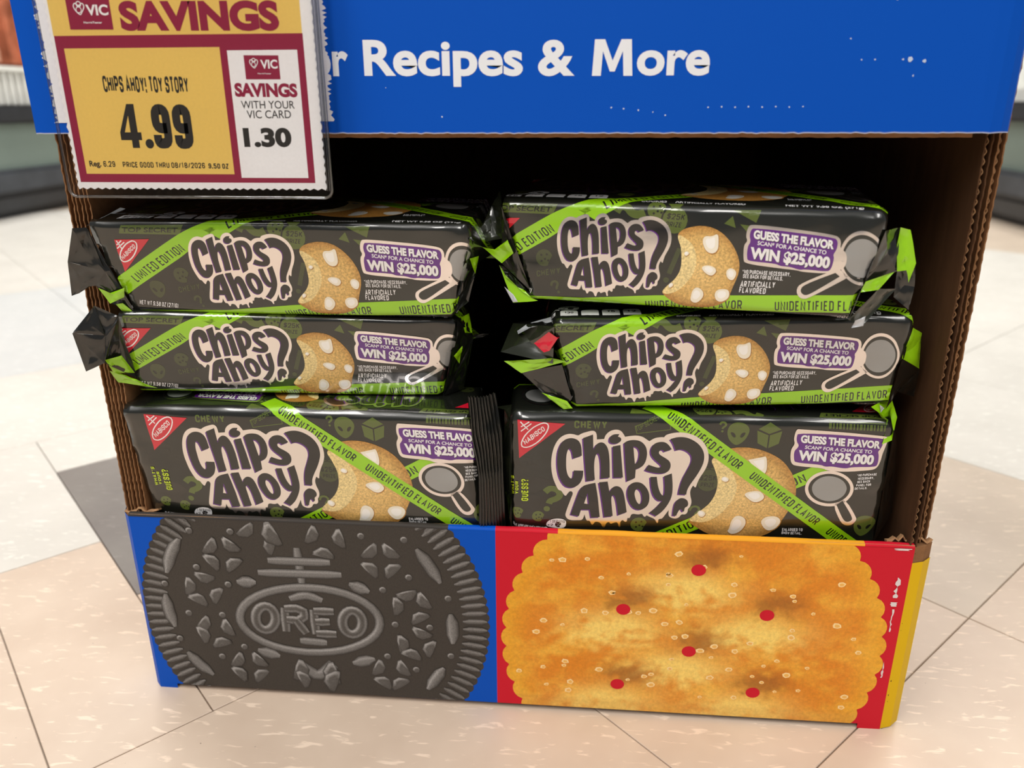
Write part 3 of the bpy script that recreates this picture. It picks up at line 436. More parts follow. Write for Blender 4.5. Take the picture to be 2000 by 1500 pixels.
OREO = {
  'clusters': [[[-181.2,107.3],[-190.9,114.5],[-174.5,115.2],[-190.3,100.5],[-174.6,99.9]],[[-79.4,107.5],[-87.4,115.3],[-71.6,116.1],[-88.4,99.4],[-71.9,100.3]],[[-197.5,80.8],[-206.9,82.4],[-196.0,87.4],[-202.8,71.0],[-188.6,76.2]],[[-61.6,74.7],[-64.8,85.9],[-51.5,81.0],[-71.5,74.8],[-57.0,67.0]],[[-193.6,48.3],[-201.9,54.6],[-204.7,44.6],[-186.8,51.0],[-190.4,38.6]],[[-59.8,46.9],[-71.8,46.1],[-56.3,54.5],[-63.4,37.6],[-49.3,43.1]],[[-173.5,21.1],[-182.0,26.8],[-167.6,26.2],[-183.7,13.3],[-165.1,13.0]],[[-77.6,22.1],[-85.1,25.5],[-71.0,25.7],[-85.3,11.5],[-69.8,11.0]],[[-158.0,118.1],[-162.3,123.4],[-148.5,115.1],[-142.4,125.7]],[[-113.7,120.2],[-123.0,124.5],[-114.8,114.7],[-102.5,122.8]],[[-128.5,17.1],[-144.4,22.3],[-141.4,12.3],[-108.6,21.6],[-111.9,12.0]]],
  'bars': [[[-207.9,117.8],[-216.0,106.2],[-220.3,91.8]],[[-223.5,75.7],[-223.8,63.8],[-220.9,50.5]],[[-215.3,30.9],[-209.3,21.9],[-199.8,13.0]],[[-56.6,117.5],[-49.3,106.3],[-42.5,93.5]],[[-36.6,71.1],[-35.7,60.2],[-36.0,48.4]],[[-42.3,29.1],[-47.6,21.1],[-53.7,11.3]],[[-174.3,87.8],[-161.6,87.8]],[[-100.8,90.3],[-88.2,84.6]],[[-166.5,35.5],[-151.9,31.1]],[[-102.9,28.9],[-87.8,33.0]],[[-137.3,27.4],[-128.0,14.8],[-115.9,27.3]]],
  'lines': [[[-132.5,114.5],[-131.9,102.1],[-131.5,87.2]],[[-152.1,104.5],[-111.9,104.8]],[[-159.5,95.3],[-105.3,96.2]],[[-136.9,44.7],[-119.0,43.9]],[[-140.7,76.7],[-129.6,80.6],[-119.3,76.4]]],
  'oval': [[-82.9,60.7],[-84.0,56.4],[-86.5,52.2],[-90.4,48.2],[-95.4,44.7],[-101.5,41.6],[-108.4,39.0],[-116.1,37.2],[-124.1,36.1],[-132.4,35.7],[-140.5,36.2],[-148.3,37.4],[-155.5,39.4],[-161.9,42.0],[-167.3,45.3],[-171.4,49.0],[-174.2,53.0],[-175.7,57.3],[-175.6,61.7],[-174.2,66.1],[-171.4,70.3],[-167.3,74.2],[-162.1,77.6],[-155.9,80.6],[-149.0,82.9],[-141.5,84.6],[-133.6,85.6],[-125.6,85.8],[-117.8,85.4],[-110.3,84.2],[-103.3,82.3],[-97.1,79.8],[-91.9,76.7],[-87.7,73.1],[-84.8,69.2],[-83.1,65.1]],
  'O1': [[-151.7,60.9],[-152.3,58.1],[-153.6,55.5],[-155.3,53.4],[-157.3,52.1],[-159.4,51.6],[-161.4,52.1],[-163.2,53.5],[-164.4,55.5],[-165.0,58.1],[-165.0,61.0],[-164.4,63.9],[-163.1,66.4],[-161.4,68.5],[-159.4,69.7],[-157.3,70.2],[-155.3,69.7],[-153.6,68.4],[-152.4,66.4],[-151.7,63.8]],
  'O2': [[-94.3,60.9],[-94.8,58.1],[-95.9,55.5],[-97.5,53.5],[-99.5,52.2],[-101.5,51.7],[-103.5,52.2],[-105.3,53.5],[-106.6,55.6],[-107.3,58.2],[-107.4,61.0],[-106.9,63.9],[-105.7,66.4],[-104.1,68.4],[-102.2,69.7],[-100.2,70.1],[-98.2,69.6],[-96.5,68.3],[-95.2,66.3],[-94.4,63.8]],
  'R': [[[-145.3,51.3],[-144.9,69.6]],[[-144.9,69.1],[-137.0,69.6],[-132.4,67.7],[-132.6,63.2],[-136.7,60.3],[-144.3,60.8]],[[-137.9,60.3],[-131.9,50.6]]],
  'E': [[[-125.7,69.2],[-125.5,50.3]],[[-125.7,68.3],[-112.5,68.5]],[[-125.5,51.0],[-112.0,51.1]],[[-125.2,60.0],[-115.7,60.5]]],
  'dots': [[-222.8,83.7],[-219.0,41.4],[-199.6,97.2],[-180.3,85.3],[-174.0,124.2],[-187.3,61.5],[-210.0,61.7],[-90.9,124.7],[-64.1,123.3],[-79.5,86.5],[-38.0,82.4],[-37.5,38.6],[-72.9,60.9],[-79.3,35.8],[-175.4,37.3],[-191.7,28.5],[-62.4,96.6],[-50.5,60.0],[-60.7,26.4],[-200.8,123.6]],
}
SALT = [[26.7,113.8],[33.1,114.5],[48.0,115.7],[56.9,102.9],[63.7,92.7],[69.3,79.0],[80.2,78.7],[89.4,81.0],[97.7,106.7],[102.3,121.7],[97.4,100.1],[109.0,86.4],[97.1,71.6],[105.6,73.3],[109.9,63.1],[135.7,94.7],[136.4,102.2],[159.5,99.6],[171.6,95.8],[173.6,66.2],[173.8,71.4],[184.8,84.0],[199.6,76.4],[210.5,67.3],[214.7,57.5],[167.2,48.2],[174.0,37.9],[159.6,31.5],[153.4,35.6],[182.5,26.7],[138.5,40.0],[127.4,32.9],[102.1,38.1],[90.6,33.1],[57.8,34.6],[38.7,17.1],[36.0,39.6],[34.0,67.3],[6.6,30.2],[126.9,48.3],[198.4,105.5],[103.5,61.9],[91.1,24.9],[168.3,24.8],[64.5,92.4],[86.3,31.0]]
SIGN = {
  'chips': [[-195.5,380.5],[-152.3,379.8],[-195.5,388.0]],
  'price': [[-190.8,354.3],[-153.3,353.8],[-190.8,375.0]],
  'reg': [[-209.8,345.3],[-196.2,345.1],[-209.8,348.1]],
  'good': [[-192.2,344.9],[-149.3,344.5],[-192.2,347.6]],
  'oz': [[-147.5,344.5],[-137.1,344.3],[-147.5,347.0]],
  'vic2': [[-115.2,390.6],[-106.9,390.6],[-115.2,394.5]],
  'sav2': [[-129.4,378.1],[-98.4,377.7],[-129.4,384.3]],
  'withy': [[-127.0,372.7],[-100.4,372.6],[-127.0,376.2]],
  'card': [[-124.7,368.2],[-102.6,368.2],[-124.7,371.8]],
  'off': [[-127.7,354.8],[-103.5,354.8],[-127.7,363.7]],
  'sav': [[-181.6,407.9],[-104.1,407.1],[-181.6,420.6]],
  'vic': [[-197.7,414.7],[-186.8,414.6],[-197.7,419.3]],
  'ht': [[-199.9,411.2],[-190.7,411.1],[-199.9,412.1]],
  'ht2': [[-117.0,388.2],[-110.4,388.1],[-117.0,388.8]],
  'box2': [[-123.1,396.6],[-106.1,396.4],[-106.1,385.8],[-123.1,385.9]],
  'box1': [[-207.2,423.6],[-185.6,423.3],[-185.6,408.4],[-207.2,408.6]],
  'heart1': [[-201.0,417.4]],
  'heart2': [[-118.4,392.7]],
}
HEAD = {
  'rec': [[-68.2,387.5],[34.0,386.9],[-68.2,403.6]],
  'em': [[42.3,386.8],[61.4,386.7],[42.3,402.8]],
  'ore': [[63.3,386.9],[97.3,386.7],[63.3,402.6]],
  'orr': [[-95.4,387.5],[-75.9,387.4],[-95.4,403.6]],
  'edgeR': [[227.8,374.2],[236.4,396.0]],
}


# ------------------------------------------------------------------ artwork: list of (part, layer, material, colour, triangles)
INK = dict(green=lin(150, 208, 18), dk=lin(17, 15, 17), olive=lin(86, 100, 40), olive_d=lin(58, 66, 32), red=lin(206, 22, 48), white=lin(238, 236, 236),
           purple=lin(92, 22, 128), silver=lin(240, 234, 232), black=lin(24, 26, 22), film=lin(25, 27, 22), lens=lin(26, 30, 26), disc=lin(150, 150, 148),
           cookie=lin(216, 176, 104), crumb=lin(232, 208, 146), chip=lin(242, 234, 214), edge=lin(176, 124, 58))
def logo(dx=0, dz=0, sx=1, sz=1):
    T = lambda ring: [((p[0])*sx+dx, (p[1])*sz+dz)+((1,) if len(p) > 2 else ()) for p in ring]
    out = [('logo_backing', 5, 'foil', INK['silver'], poly(T(LOGO_OUT), 2))]
    sh = []; bl = []
    for k, rings in LOGO.items():
        rr = [chaikin(T(q), 2) for q in rings]
        bl += tess(rr); sh += tess([[(p[0]-.75*sx, p[1]-.65*sz) for p in q] for q in rr])
    out.append(('brand_lettering', 6, 'film', INK['purple'], sh)); out.append(('brand_lettering', 7, 'film', INK['dk'], bl))
    return out
def cookie_col(ring):
    c = np.mean(np.array([p[:2] for p in ring]), 0); rad = np.max(np.hypot(*(np.array([p[:2] for p in ring])-c).T))
    a = np.array(INK['cookie']); e = np.array(INK['edge']); b = np.array(lin(228, 192, 124))
    def f(x, v):
        d = np.hypot(x-c[0], (v-c[1]))/rad
        k = np.clip((d-.72)/.3, 0, 1)[:, None]; k2 = np.clip(1-d*1.5, 0, 1)[:, None]
        low = np.clip((c[1]-v)/rad-.35, 0, 1)[:, None]*.5
        k = np.clip(k+low, 0, 1)
        return a*(1-k)+e*k + (b-a)*k2*(1-k)
    return f
def grown(ring, g):
    c = np.mean(np.array([p[:2] for p in ring]), 0)
    return [tuple(c+(np.array(p[:2])-c)*g)+((1,) if len(p) > 2 else ()) for p in ring]
def cookie_art(S, layer):
    out = [('cookie_picture', layer, 'cookie', cookie_col(S['cookie']), grid_tris(chaikin(S['cookie'], 2)))]
    out.append(('cookie_picture', layer+.3, 'cookie', INK['crumb'], poly(S['bite'], 2)))
    for k in sorted(S):
        if k.startswith('chip'):
            out.append(('cookie_picture', layer+.5, 'cookie', INK['edge'], [tuple((p[0]+.25, p[1]-.35) for p in t) for t in poly(grown(S[k], 1.06), 2)]))
            out.append(('cookie_picture', layer+.7, 'film', INK['chip'], poly(S[k], 2)))
            out.append(('cookie_picture', layer+.8, 'film', lin(250, 247, 240), [tuple((p[0]-.2, p[1]+.25) for p in t) for t in poly(grown(S[k], .6), 2)]))
    return out
def grid_tris(ring): return tess([ring])
def lens_art(S, layer):
    return [('magnifier_picture', layer, 'foil', INK['silver'], poly(S['lens'], 1)+poly(S['handle'], 2)), ('magnifier_picture', layer+.3, 'film', INK['lens'], poly(S['lens_in'], 1)+poly(S['handle_in'], 2)),
            ('magnifier_picture', layer+.5, 'film', INK['disc'], poly(S['lens_disc'], 1))]
def badge_art(S, T, layer):
    out = [('prize_badge', layer, 'foil', INK['silver'], poly(S['badge'], 2)), ('prize_badge', layer+.3, 'film', INK['purple'], poly(S['purple'], 2))]
    for k, s, t, gw in (('guess', 'GUESS THE FLAVOR', .25, .34), ('scan', 'SCAN* FOR A CHANCE TO', .17, .62), ('win', 'WIN $25,000', .25, .34)):
        if t > .2: out.append(('prize_badge', layer+.5, 'film', lin(36, 30, 40), [tuple((p[0]+.35, p[1]-.35) for p in q) for q in btext(s, *T[k], bold=.05)]))
        out.append(('prize_badge', layer+.8, 'film', INK['white'], btext(s, *T[k], bold=.05 if t > .2 else .02)))
    return out
def alien(cx, cy, s):
    head = chaikin([(cx-.9*s, cy+.5*s), (cx-.5*s, cy+1.05*s), (cx+.4*s, cy+1.05*s), (cx+.95*s, cy+.5*s), (cx+.7*s, cy-.4*s), (cx+.15*s, cy-.95*s), (cx-.2*s, cy-.95*s), (cx-.75*s, cy-.4*s)], 2)
    e1 = chaikin([(cx-.65*s, cy+.2*s), (cx-.3*s, cy+.15*s), (cx-.1*s, cy-.25*s), (cx-.35*s, cy-.3*s)], 2); e2 = chaikin([(cx+.65*s, cy+.2*s), (cx+.3*s, cy+.15*s), (cx+.15*s, cy-.25*s), (cx+.4*s, cy-.3*s)], 2)
    return tess([head, e1, e2])
def mini_cookie(cx, cy, s):
    h = [circle(cx+a*s, cy+b*s, .13*s, None, 8) for a, b in ((-.35, .3), (.3, .4), (.1, -.15), (-.3, -.4), (.5, -.3))]
    ring = [(cx+s*math.cos(a), cy+s*math.sin(a)) for a in np.linspace(.3, 5.2, 20)]+[(cx+.55*s, cy-.55*s), (cx+.75*s, cy-.1*s)]
    return tess([ring]+h)
def qmark(cx, cy, s, w=.42, rot=0):
    P = [(-.6, .45), (-.35, .95), (.3, .95), (.6, .5), (.35, .1), (0, -.15), (0, -.45)]
    c, sn = math.cos(rot), math.sin(rot); q = lambda p: (cx+s*(p[0]*c-p[1]*sn), cy+s*(p[0]*sn+p[1]*c))
    return ribbon(chaikin([q(p) for p in P], 2, False), w*s)+tess([circle(*q((0, -.95)), .25*s, None, 10)])
def nabisco(S, layer):
    out = [('corner_logo', layer, 'film', INK['red'], poly(S['tri'], 2)), ('corner_logo', layer+.3, 'film', INK['white'], ribbon(S['oval'], .7, True))]
    w = stext('NABISCO', *S['nab'], t=.17, gw=.5, gap=.14)
    for k in ('x1', 'x2', 'x3'): w += ribbon(S[k], .65)
    out.append(('corner_logo', layer+.4, 'film', INK['white'], w)); return out
def front_art():
    A = []
    ol = []
    B = FRONT_B; Cc = FRONT_C
    ol += stext('CHEWY', *B['chewy'], t=.2, gw=.42)
    ol += ribbon(B['box'], .5, True)+stext('TOP SECRET', *B['topsec'], t=.14, gw=.5)
    a = Cc['alien'][0]; ol += alien(a[0], a[1], 7.2)
    c = Cc['cube'][0]
    ol += [((c[0]-7, c[1]+3), (c[0]-.4, c[1]+.2), (c[0]-.4, c[1]-8)), ((c[0]-7, c[1]+3), (c[0]-.4, c[1]-8), (c[0]-6, c[1]-5)), ((c[0]+.4, c[1]+.2), (c[0]+7, c[1]+3), (c[0]+6, c[1]-5)), ((c[0]+.4, c[1]+.2), (c[0]+6, c[1]-5), (c[0]+.4, c[1]-8)), ((c[0]-6.5, c[1]+4), (c[0]+6.5, c[1]+4), (c[0], c[1]+1)), ((c[0]-6.5, c[1]+4), (c[0], c[1]+8), (c[0]+6.5, c[1]+4))]
    a = Cc['alien2'][0]; ol += alien(a[0]-1, a[1], 7.5)
    for k in ('coo1', 'coo2', 'coo3'): ol += mini_cookie(B[k][0][0], B[k][0][1], 3.8 if k != 'coo3' else 5)
    ol += qmark(-85, -1, 8, .5, -.3)+qmark(12, 51, 3, .4)+qmark(78, -13, 4, .35, .2)+qmark(-92, 5, 0.1)+qmark(2, -8, 5, .3, .2)
    ol += [tr_ for k in range(17) for tr_ in ribbon([(72+k*1.9, 51.5-k*.06), (72+k*1.9, 55-k*.06)], .9 if k % 3 else 1.5)]+ribbon([(71.4, 55.9), (104, 54.9)], .7)
    A.append(('pattern_print', 1, 'film', INK['olive'], ol))
    p = B['p25'][0]
    A.append(('pattern_print', 1, 'film', INK['olive_d'], tess([circle(p[0], p[1], 6.5, 7.5, 16)])+[((p[0]-3, p[1]+7), (p[0], p[1]+8), (p[0]-4, p[1]+10)), ((p[0]+3, p[1]+7), (p[0]+4, p[1]+10), (p[0], p[1]+8))]))
    A.append(('pattern_print', 1.4, 'film', INK['black'], stext('$25K', (p[0]-5, p[1]), (p[0]+5, p[1]), (p[0]-5, p[1]+3.6), t=.18, gw=.5)+stext('PRIZE', (p[0]-4, p[1]-4.5), (p[0]+4, p[1]-4.5), (p[0]-4, p[1]-1.5), t=.18, gw=.5)))
    # edition ribbon, cookie, flavour ribbon
    d = np.array([58.4-(-30), 12.7-(-38)]); d = d/np.hypot(*d); nrm = np.array([-d[1], d[0]]); b0 = np.array([-33, -41.5])
    q = lambda t, s: tuple(b0+d*t+nrm*s)
    A.append(('edition_ribbon', 2, 'film', INK['green'], tess([[q(-14, 0), q(128, 0), q(123, 9.6), q(-20, 9.6)]])))
    A.append(('edition_ribbon', 2.4, 'film', INK['dk'], stext('LIMITED EDITION', q(-6, 2), q(47, 2), q(-6, 7.8), t=.15, gw=.38)+stext('ON', q(105, 2), q(113.5, 2), q(105, 7.8), t=.15, gw=.38)))
    A += cookie_art(FRONT, 3)
    e0, e1 = np.array([30.4, 18.0]), np.array([73.9, -14.6]); d2 = (e1-e0)/np.hypot(*(e1-e0)); n2 = np.array([-d2[1], d2[0]]); q2 = lambda t, s: tuple(e0+d2*t+n2*s)
    A.append(('flavor_ribbon', 4, 'film', INK['green'], tess([[q2(-78, -2.3), q2(112, -2.3), q2(112, 7.9), q2(-78, 7.9)]])))
    tx = []
    for s0 in (-63, 0, 63.5): tx += stext('UNIDENTIFIED FLAVOR', q2(s0, 0), q2(s0+54.4, 0), q2(s0, 5.5), t=.16, gw=.36)
    A.append(('flavor_ribbon', 4.4, 'film', INK['dk'], tx))
    A += logo()
    A += lens_art(FRONT, 8) + badge_art(FRONT, FRONT_T, 9.5)
    A += nabisco(FRONT_B, 8)
    sp = []
    for k, s in (('np1', '*NO PURCHASE'), ('np2', 'NECESSARY.'), ('np3', 'SEE BACK'), ('np4', 'PANEL FOR'), ('np5', 'DETAILS.'), ('en1', 'ENLARGED TO'), ('en2', 'SHOW DETAIL.')): sp += stext(s, *FRONT_T[k], t=.19, gw=.42)
    sp += stext('SLIT APPEARS WHEN OPENED', *B['appears'], t=.2, gw=.45)
    A.append(('small_print', 8, 'film', INK['white'], sp))
    g = []
    for k, s in (('whats', "WHAT'S"), ('your', 'YOUR'), ('guess', 'GUESS?')): g += stext(s, *B[k], t=.2, gw=.42)
    A.append(('small_print', 8, 'film', lin(190, 214, 20), g))
    w = poly(B['bubble'], 2)+tess([circle(-87.5, -22.5, 1, None, 8)])
    px0, pz0 = B['panels'][0][:2]
    for i in range(4):
        w += tess([chaikin([(px0+i*12, pz0, 1), (px0+1+i*12, pz0+2.2), (px0+9+i*12, pz0+2.2), (px0+10+i*12, pz0, 1), (px0+10+i*12, pz0-8, 1), (px0+i*12, pz0-8, 1)], 1)])
    w += tess([[(-109, -25), (-89, -26.5), (-89, -33), (-109, -33)]])
    A.append(('small_print', 8, 'film', INK['white'], w))
    k = stext('1 SERVING', *B['serv'], t=.16, gw=.5)+stext('=2', *B['serv2'], t=.18, gw=.5)+mini_cookie(-80, -19.6, 1.9)
    for i, s in enumerate(('130', '', '75', '12')): k += stext(s, (px0+2.5+i*12, pz0-3), (px0+(7.5 if len(s) > 1 else 5)+i*12, pz0-3), (px0+2.5+i*12, pz0), t=.22, gw=.45) if s else []
    k += stext('SEALED', (-107, -31.5), (-91, -32.3), (-107, -27), t=.25, gw=.5)
    A.append(('small_print', 8.4, 'film', INK['dk'], k))
    return A
def side_art():
    A = []; L = SIDE_L
    ol = poly([(p[0], p[1]-2.2, 1) for p in L['topbox']], 0)+mini_cookie(L['coo'][0][0], L['coo'][0][1], 5)+tess([circle(*L['bag'][0][:2], 6.6, 7, 16)])+ribbon(chaikin(L['q'], 2, False), 4.2)
    b = L['bag'][0]; ol += [((b[0]-2, b[1]+6.5), (b[0]+2, b[1]+6.5), (b[0]+4, b[1]+9)), ((b[0]-2, b[1]+6.5), (b[0]+4, b[1]+9), (b[0]-4, b[1]+9))]
    ol += [((18, 37), (32, 37.5), (30, 31)), ((18, 37), (30, 31), (24, 34)), ((14, 30), (18, 34), (20, 28)), ((22, 30), (30, 29), (27, 25))]
    od = mini_cookie(L['coo2'][0][0], L['coo2'][0][1], 4.8)+stext('CHEWY', *L['chewy'], t=.2, gw=.42)+alien(L['alien'][0][0]-6, -2, 5.5)
    e = L['excl']; od += ribbon([(e[0][0]+1, e[0][1]+2), e[1]], 2.6)+tess([circle(*L['excld'][0][:2], 1.6, None, 10)])+qmark(-75, -9, 3.5, .4, .5)
    A.append(('pattern_print', 1, 'film', INK['olive'], ol)); A.append(('pattern_print', 1, 'film', INK['olive_d'], od))
    A.append(('pattern_print', 1.4, 'film', INK['black'], btext('TOP SECRET', *[(p[0], p[1]-2.2) for p in L['topsec']], bold=.02)+stext('$25K', *L['bagt'], t=.16, gw=.45)+stext('PRIZE', *L['bagp'], t=.16, gw=.45)))
    lr = [(-131, -7, 1), (-121, 6, 1), (-115.6, 9.3, 1), (-95, 22), (-80, 31), (-72, 35), (-62, 39), (-52, 46), (-40, 46, 1), (-52, 37), (-66, 29), (-76, 20.5), (-92, 11), (-112, -1, 1), (-124, -9, 1)]
    A.append(('edition_ribbon', 2, 'film', INK['green'], poly(lr, 2)))
    A.append(('edition_ribbon', 2.4, 'film', INK['dk'], stext('LIMITED EDITION', *L['ledit'], t=.14, gw=.38)))
    A.append(('flavor_ribbon', 2, 'film', INK['green'], poly([(-125, -16, 1), (-60, -14.5, 1), (-19, -10.5, 1), (85.2, -4.4, 1), (125, -1.6, 1), (125, -13, 1), (82, -14.2, 1), (-19, -20.2, 1), (-60, -23, 1), (-125, -24, 1)], 0)))
    A.append(('flavor_ribbon', 2.4, 'film', INK['dk'], stext('UNIDENTIFIED FLAVOR', *SIDE_T['uf1'], t=.15, gw=.38)+stext('UNIDENTIFIED FLAVOR', *SIDE_T['uf2'], t=.15, gw=.38)))
    A += cookie_art(SIDE, 3)
    # the same lettering, smaller
    x0 = min(p[0] for p in LOGO_OUT); x1 = max(p[0] for p in LOGO_OUT); z1 = max(p[1] for p in LOGO_OUT); z0 = min(p[1] for p in LOGO_OUT)
    sx = 62.5/(x1-x0); sz = 46.5/(z1-z0)
    A += logo(-74.9-x0*sx, 33.3-z1*sz, sx, sz)
    A += lens_art(SIDE, 8)+badge_art(SIDE, SIDE_T, 9.5)+nabisco(SIDE_L, 8)
    sp = []
    for k, s in (('np1', '*NO PURCHASE NECESSARY.'), ('np2', 'SEE BACK FOR DETAILS.'), ('art', 'ARTIFICIALLY'), ('fla', 'FLAVORED')): sp += stext(s, *SIDE_T[k], t=.17, gw=.42)
    sp += stext('NET WT 9.58 OZ (271G)', *L['net'], t=.17, gw=.38)
    sp += stext('COOKIES', (77, -20.5), (90, -19.5), (77, -16.8), t=.18, gw=.4)
    sp += btext('COOKIES     ARTIFICIALLY FLAVORED', (-30, 40.5), (24, 40.5), (-30, 42.3), bold=.015)+btext('NET WT 9.58 OZ (271g)', (44, 40.5), (82, 40.5), (44, 43.3), bold=.02)
    A.append(('small_print', 8, 'film', INK['white'], sp))
    return A

# ------------------------------------------------------------------ conforming artwork to a wrapped package
def section(zb, zt, D, r, step_face=4.0, step_top=6.0):
    """closed rounded-rectangle section; v runs along it and equals z on the front face. returns v, y, z lists"""
    arc = math.pi/2*r; k = 5
    V = []; Y = []; Z = []
    def put(v, y, z): V.append(v); Y.append(y); Z.append(z)
    v = zb+r-arc-(D-2*r)                      # bottom panel, from the back to the front
    for t in np.linspace(0, 1, 8)[:-1]: put(v+t*(D-2*r), D-r-t*(D-2*r), zb)
    v = zb+r-arc
    for t in np.linspace(0, 1, k+1)[:-1]: a = t*math.pi/2; put(v+t*arc, r-r*math.sin(a), zb+r-r*math.cos(a))
    n = max(4, int((zt-zb-2*r)/step_face))
    for t in np.linspace(0, 1, n+1)[:-1]: put(zb+r+t*(zt-zb-2*r), 0, zb+r+t*(zt-zb-2*r))
    v = zt-r
    for t in np.linspace(0, 1, k+1)[:-1]: a = t*math.pi/2; put(v+t*arc, r-r*math.cos(a), zt-r+r*math.sin(a))
    v = zt-r+arc; n = max(4, int((D-2*r)/step_top))
    for t in np.linspace(0, 1, n+1)[:-1]: put(v+t*(D-2*r), r+t*(D-2*r), zt)
    v += D-2*r
    for t in np.linspace(0, 1, k+1)[:-1]: a = t*math.pi/2; put(v+t*arc, D-r+r*math.sin(a), zt-r+r*math.cos(a))
    v += arc
    for t in np.linspace(0, 1, 6)[:-1]: put(v+t*(zt-zb-2*r), D, zt-r-t*(zt-zb-2*r))
    v += zt-zb-2*r
    for t in np.linspace(0, 1, k+1): a = t*math.pi/2; put(v+t*arc, D-r+r*math.cos(a), zb+r-r*math.sin(a))
    return np.array(V), np.array(Y), np.array(Z)
XS = np.arange(-166, 134.1, 4.0)
def clip_half(P, a, b, c):
    """keep a*x+b*v+c >= 0"""
    out = []; n = len(P)
    for i in range(n):
        p = P[i]; q = P[(i+1) % n]; dp = a*p[0]+b*p[1]+c; dq = a*q[0]+b*q[1]+c
        if dp >= 0: out.append(p)
        if (dp >= 0) != (dq >= 0):
            t = dp/(dp-dq); out.append((p[0]+(q[0]-p[0])*t, p[1]+(q[1]-p[1])*t))
    return out
def conform(art, VS, tf=None, zmax=None):
    """cut artwork triangles along the package grid so that every piece lies exactly on one facet of it"""
    parts = {}
    for part, layer, mat, col, tris in art:
        d = parts.setdefault(part, dict(x=[], v=[], lay=[], col=[], f=[], mi=[], mats=[]))
        if mat not in d['mats']: d['mats'].append(mat)
        mi = d['mats'].index(mat); xs0 = len(d['x']); pieces = []
        for t in tris:
            dl = t[0][2] if len(t[0]) > 2 else 0
            if zmax is not None and max(p[1] for p in t) > zmax:
                t = clip_half(list(t), 0, -1, zmax)
                if len(t) < 3: continue
                t = [(t[0], t[i], t[i+1]) for i in range(1, len(t)-1)]
            else: t = [tuple(t)]
            for t3 in t: pieces.append((t3, dl))
        for t, dl in pieces:
            if tf: t = [tf(p) for p in t]
            ar = (t[1][0]-t[0][0])*(t[2][1]-t[0][1])-(t[1][1]-t[0][1])*(t[2][0]-t[0][0])
            if abs(ar) < 1e-7: continue
            if ar < 0: t = [t[0], t[2], t[1]]
            xa = min(p[0] for p in t); xb = max(p[0] for p in t); va = min(p[1] for p in t); vb = max(p[1] for p in t)
            i0 = max(0, int(np.searchsorted(XS, xa, 'right'))-1); i1 = min(len(XS)-2, int(np.searchsorted(XS, xb, 'left'))-1)
            j0 = max(0, int(np.searchsorted(VS, va, 'right'))-1); j1 = min(len(VS)-2, int(np.searchsorted(VS, vb, 'left'))-1)
            for i in range(i0, max(i0, i1)+1):
                if i > len(XS)-2: continue
                P1 = [p[:2] for p in t]
                if xa < XS[i]: P1 = clip_half(P1, 1, 0, -XS[i])
                if xb > XS[i+1]: P1 = clip_half(P1, -1, 0, XS[i+1])
                if len(P1) < 3: continue
                for j in range(j0, max(j0, j1)+1):
                    if j > len(VS)-2: continue
                    P2 = P1
                    if va < VS[j]: P2 = clip_half(P2, 0, 1, -VS[j])
                    if vb > VS[j+1]: P2 = clip_half(P2, 0, -1, VS[j+1])
                    if len(P2) < 3: continue
                    ka = 1/(XS[i+1]-XS[i]); kb = 1/(VS[j+1]-VS[j]); cc = -XS[i]*ka+VS[j]*kb
                    for sg in (1, -1):
                        P3 = clip_half(P2, sg*ka, -sg*kb, sg*cc)
                        if len(P3) < 3: continue
                        n0 = len(d['x'])
                        for p in P3: d['x'].append(p[0]); d['v'].append(p[1]); d['lay'].append(layer+dl)
                        d['f'].append(tuple(range(n0, n0+len(P3)))); d['mi'].append(mi)
        nx = len(d['x'])-xs0
        if callable(col):
            X = np.array(d['x'][xs0:]); V = np.array(d['v'][xs0:])
            if nx: d['col'].append(col(X, V))
        elif nx: d['col'].append(np.tile(np.array(col), (nx, 1)))
    for d in parts.values():
        d['x'] = np.array(d['x']); d['v'] = np.array(d['v']); d['lay'] = np.array(d['lay'])
    return {k: d for k, d in parts.items() if len(d['x'])}
def merge_parts(a, b):
    """artwork of two panels of one package: pieces of the same kind become one part"""
    out = dict(a)
    for k, d in b.items():
        if k not in out: out[k] = d; continue
        e = out[k]; mats = list(e['mats'])
        for m_ in d['mats']:
            if m_ not in mats: mats.append(m_)
        n = len(e['x']); mp = [mats.index(m_) for m_ in d['mats']]
        out[k] = dict(x=np.concatenate([e['x'], d['x']]), v=np.concatenate([e['v'], d['v']]), lay=np.concatenate([e['lay'], d['lay']]), col=e['col']+d['col'],
                      f=e['f']+[tuple(i+n for i in f) for f in d['f']], mi=e['mi']+[mp[i] for i in d['mi']], mats=mats)
    return out
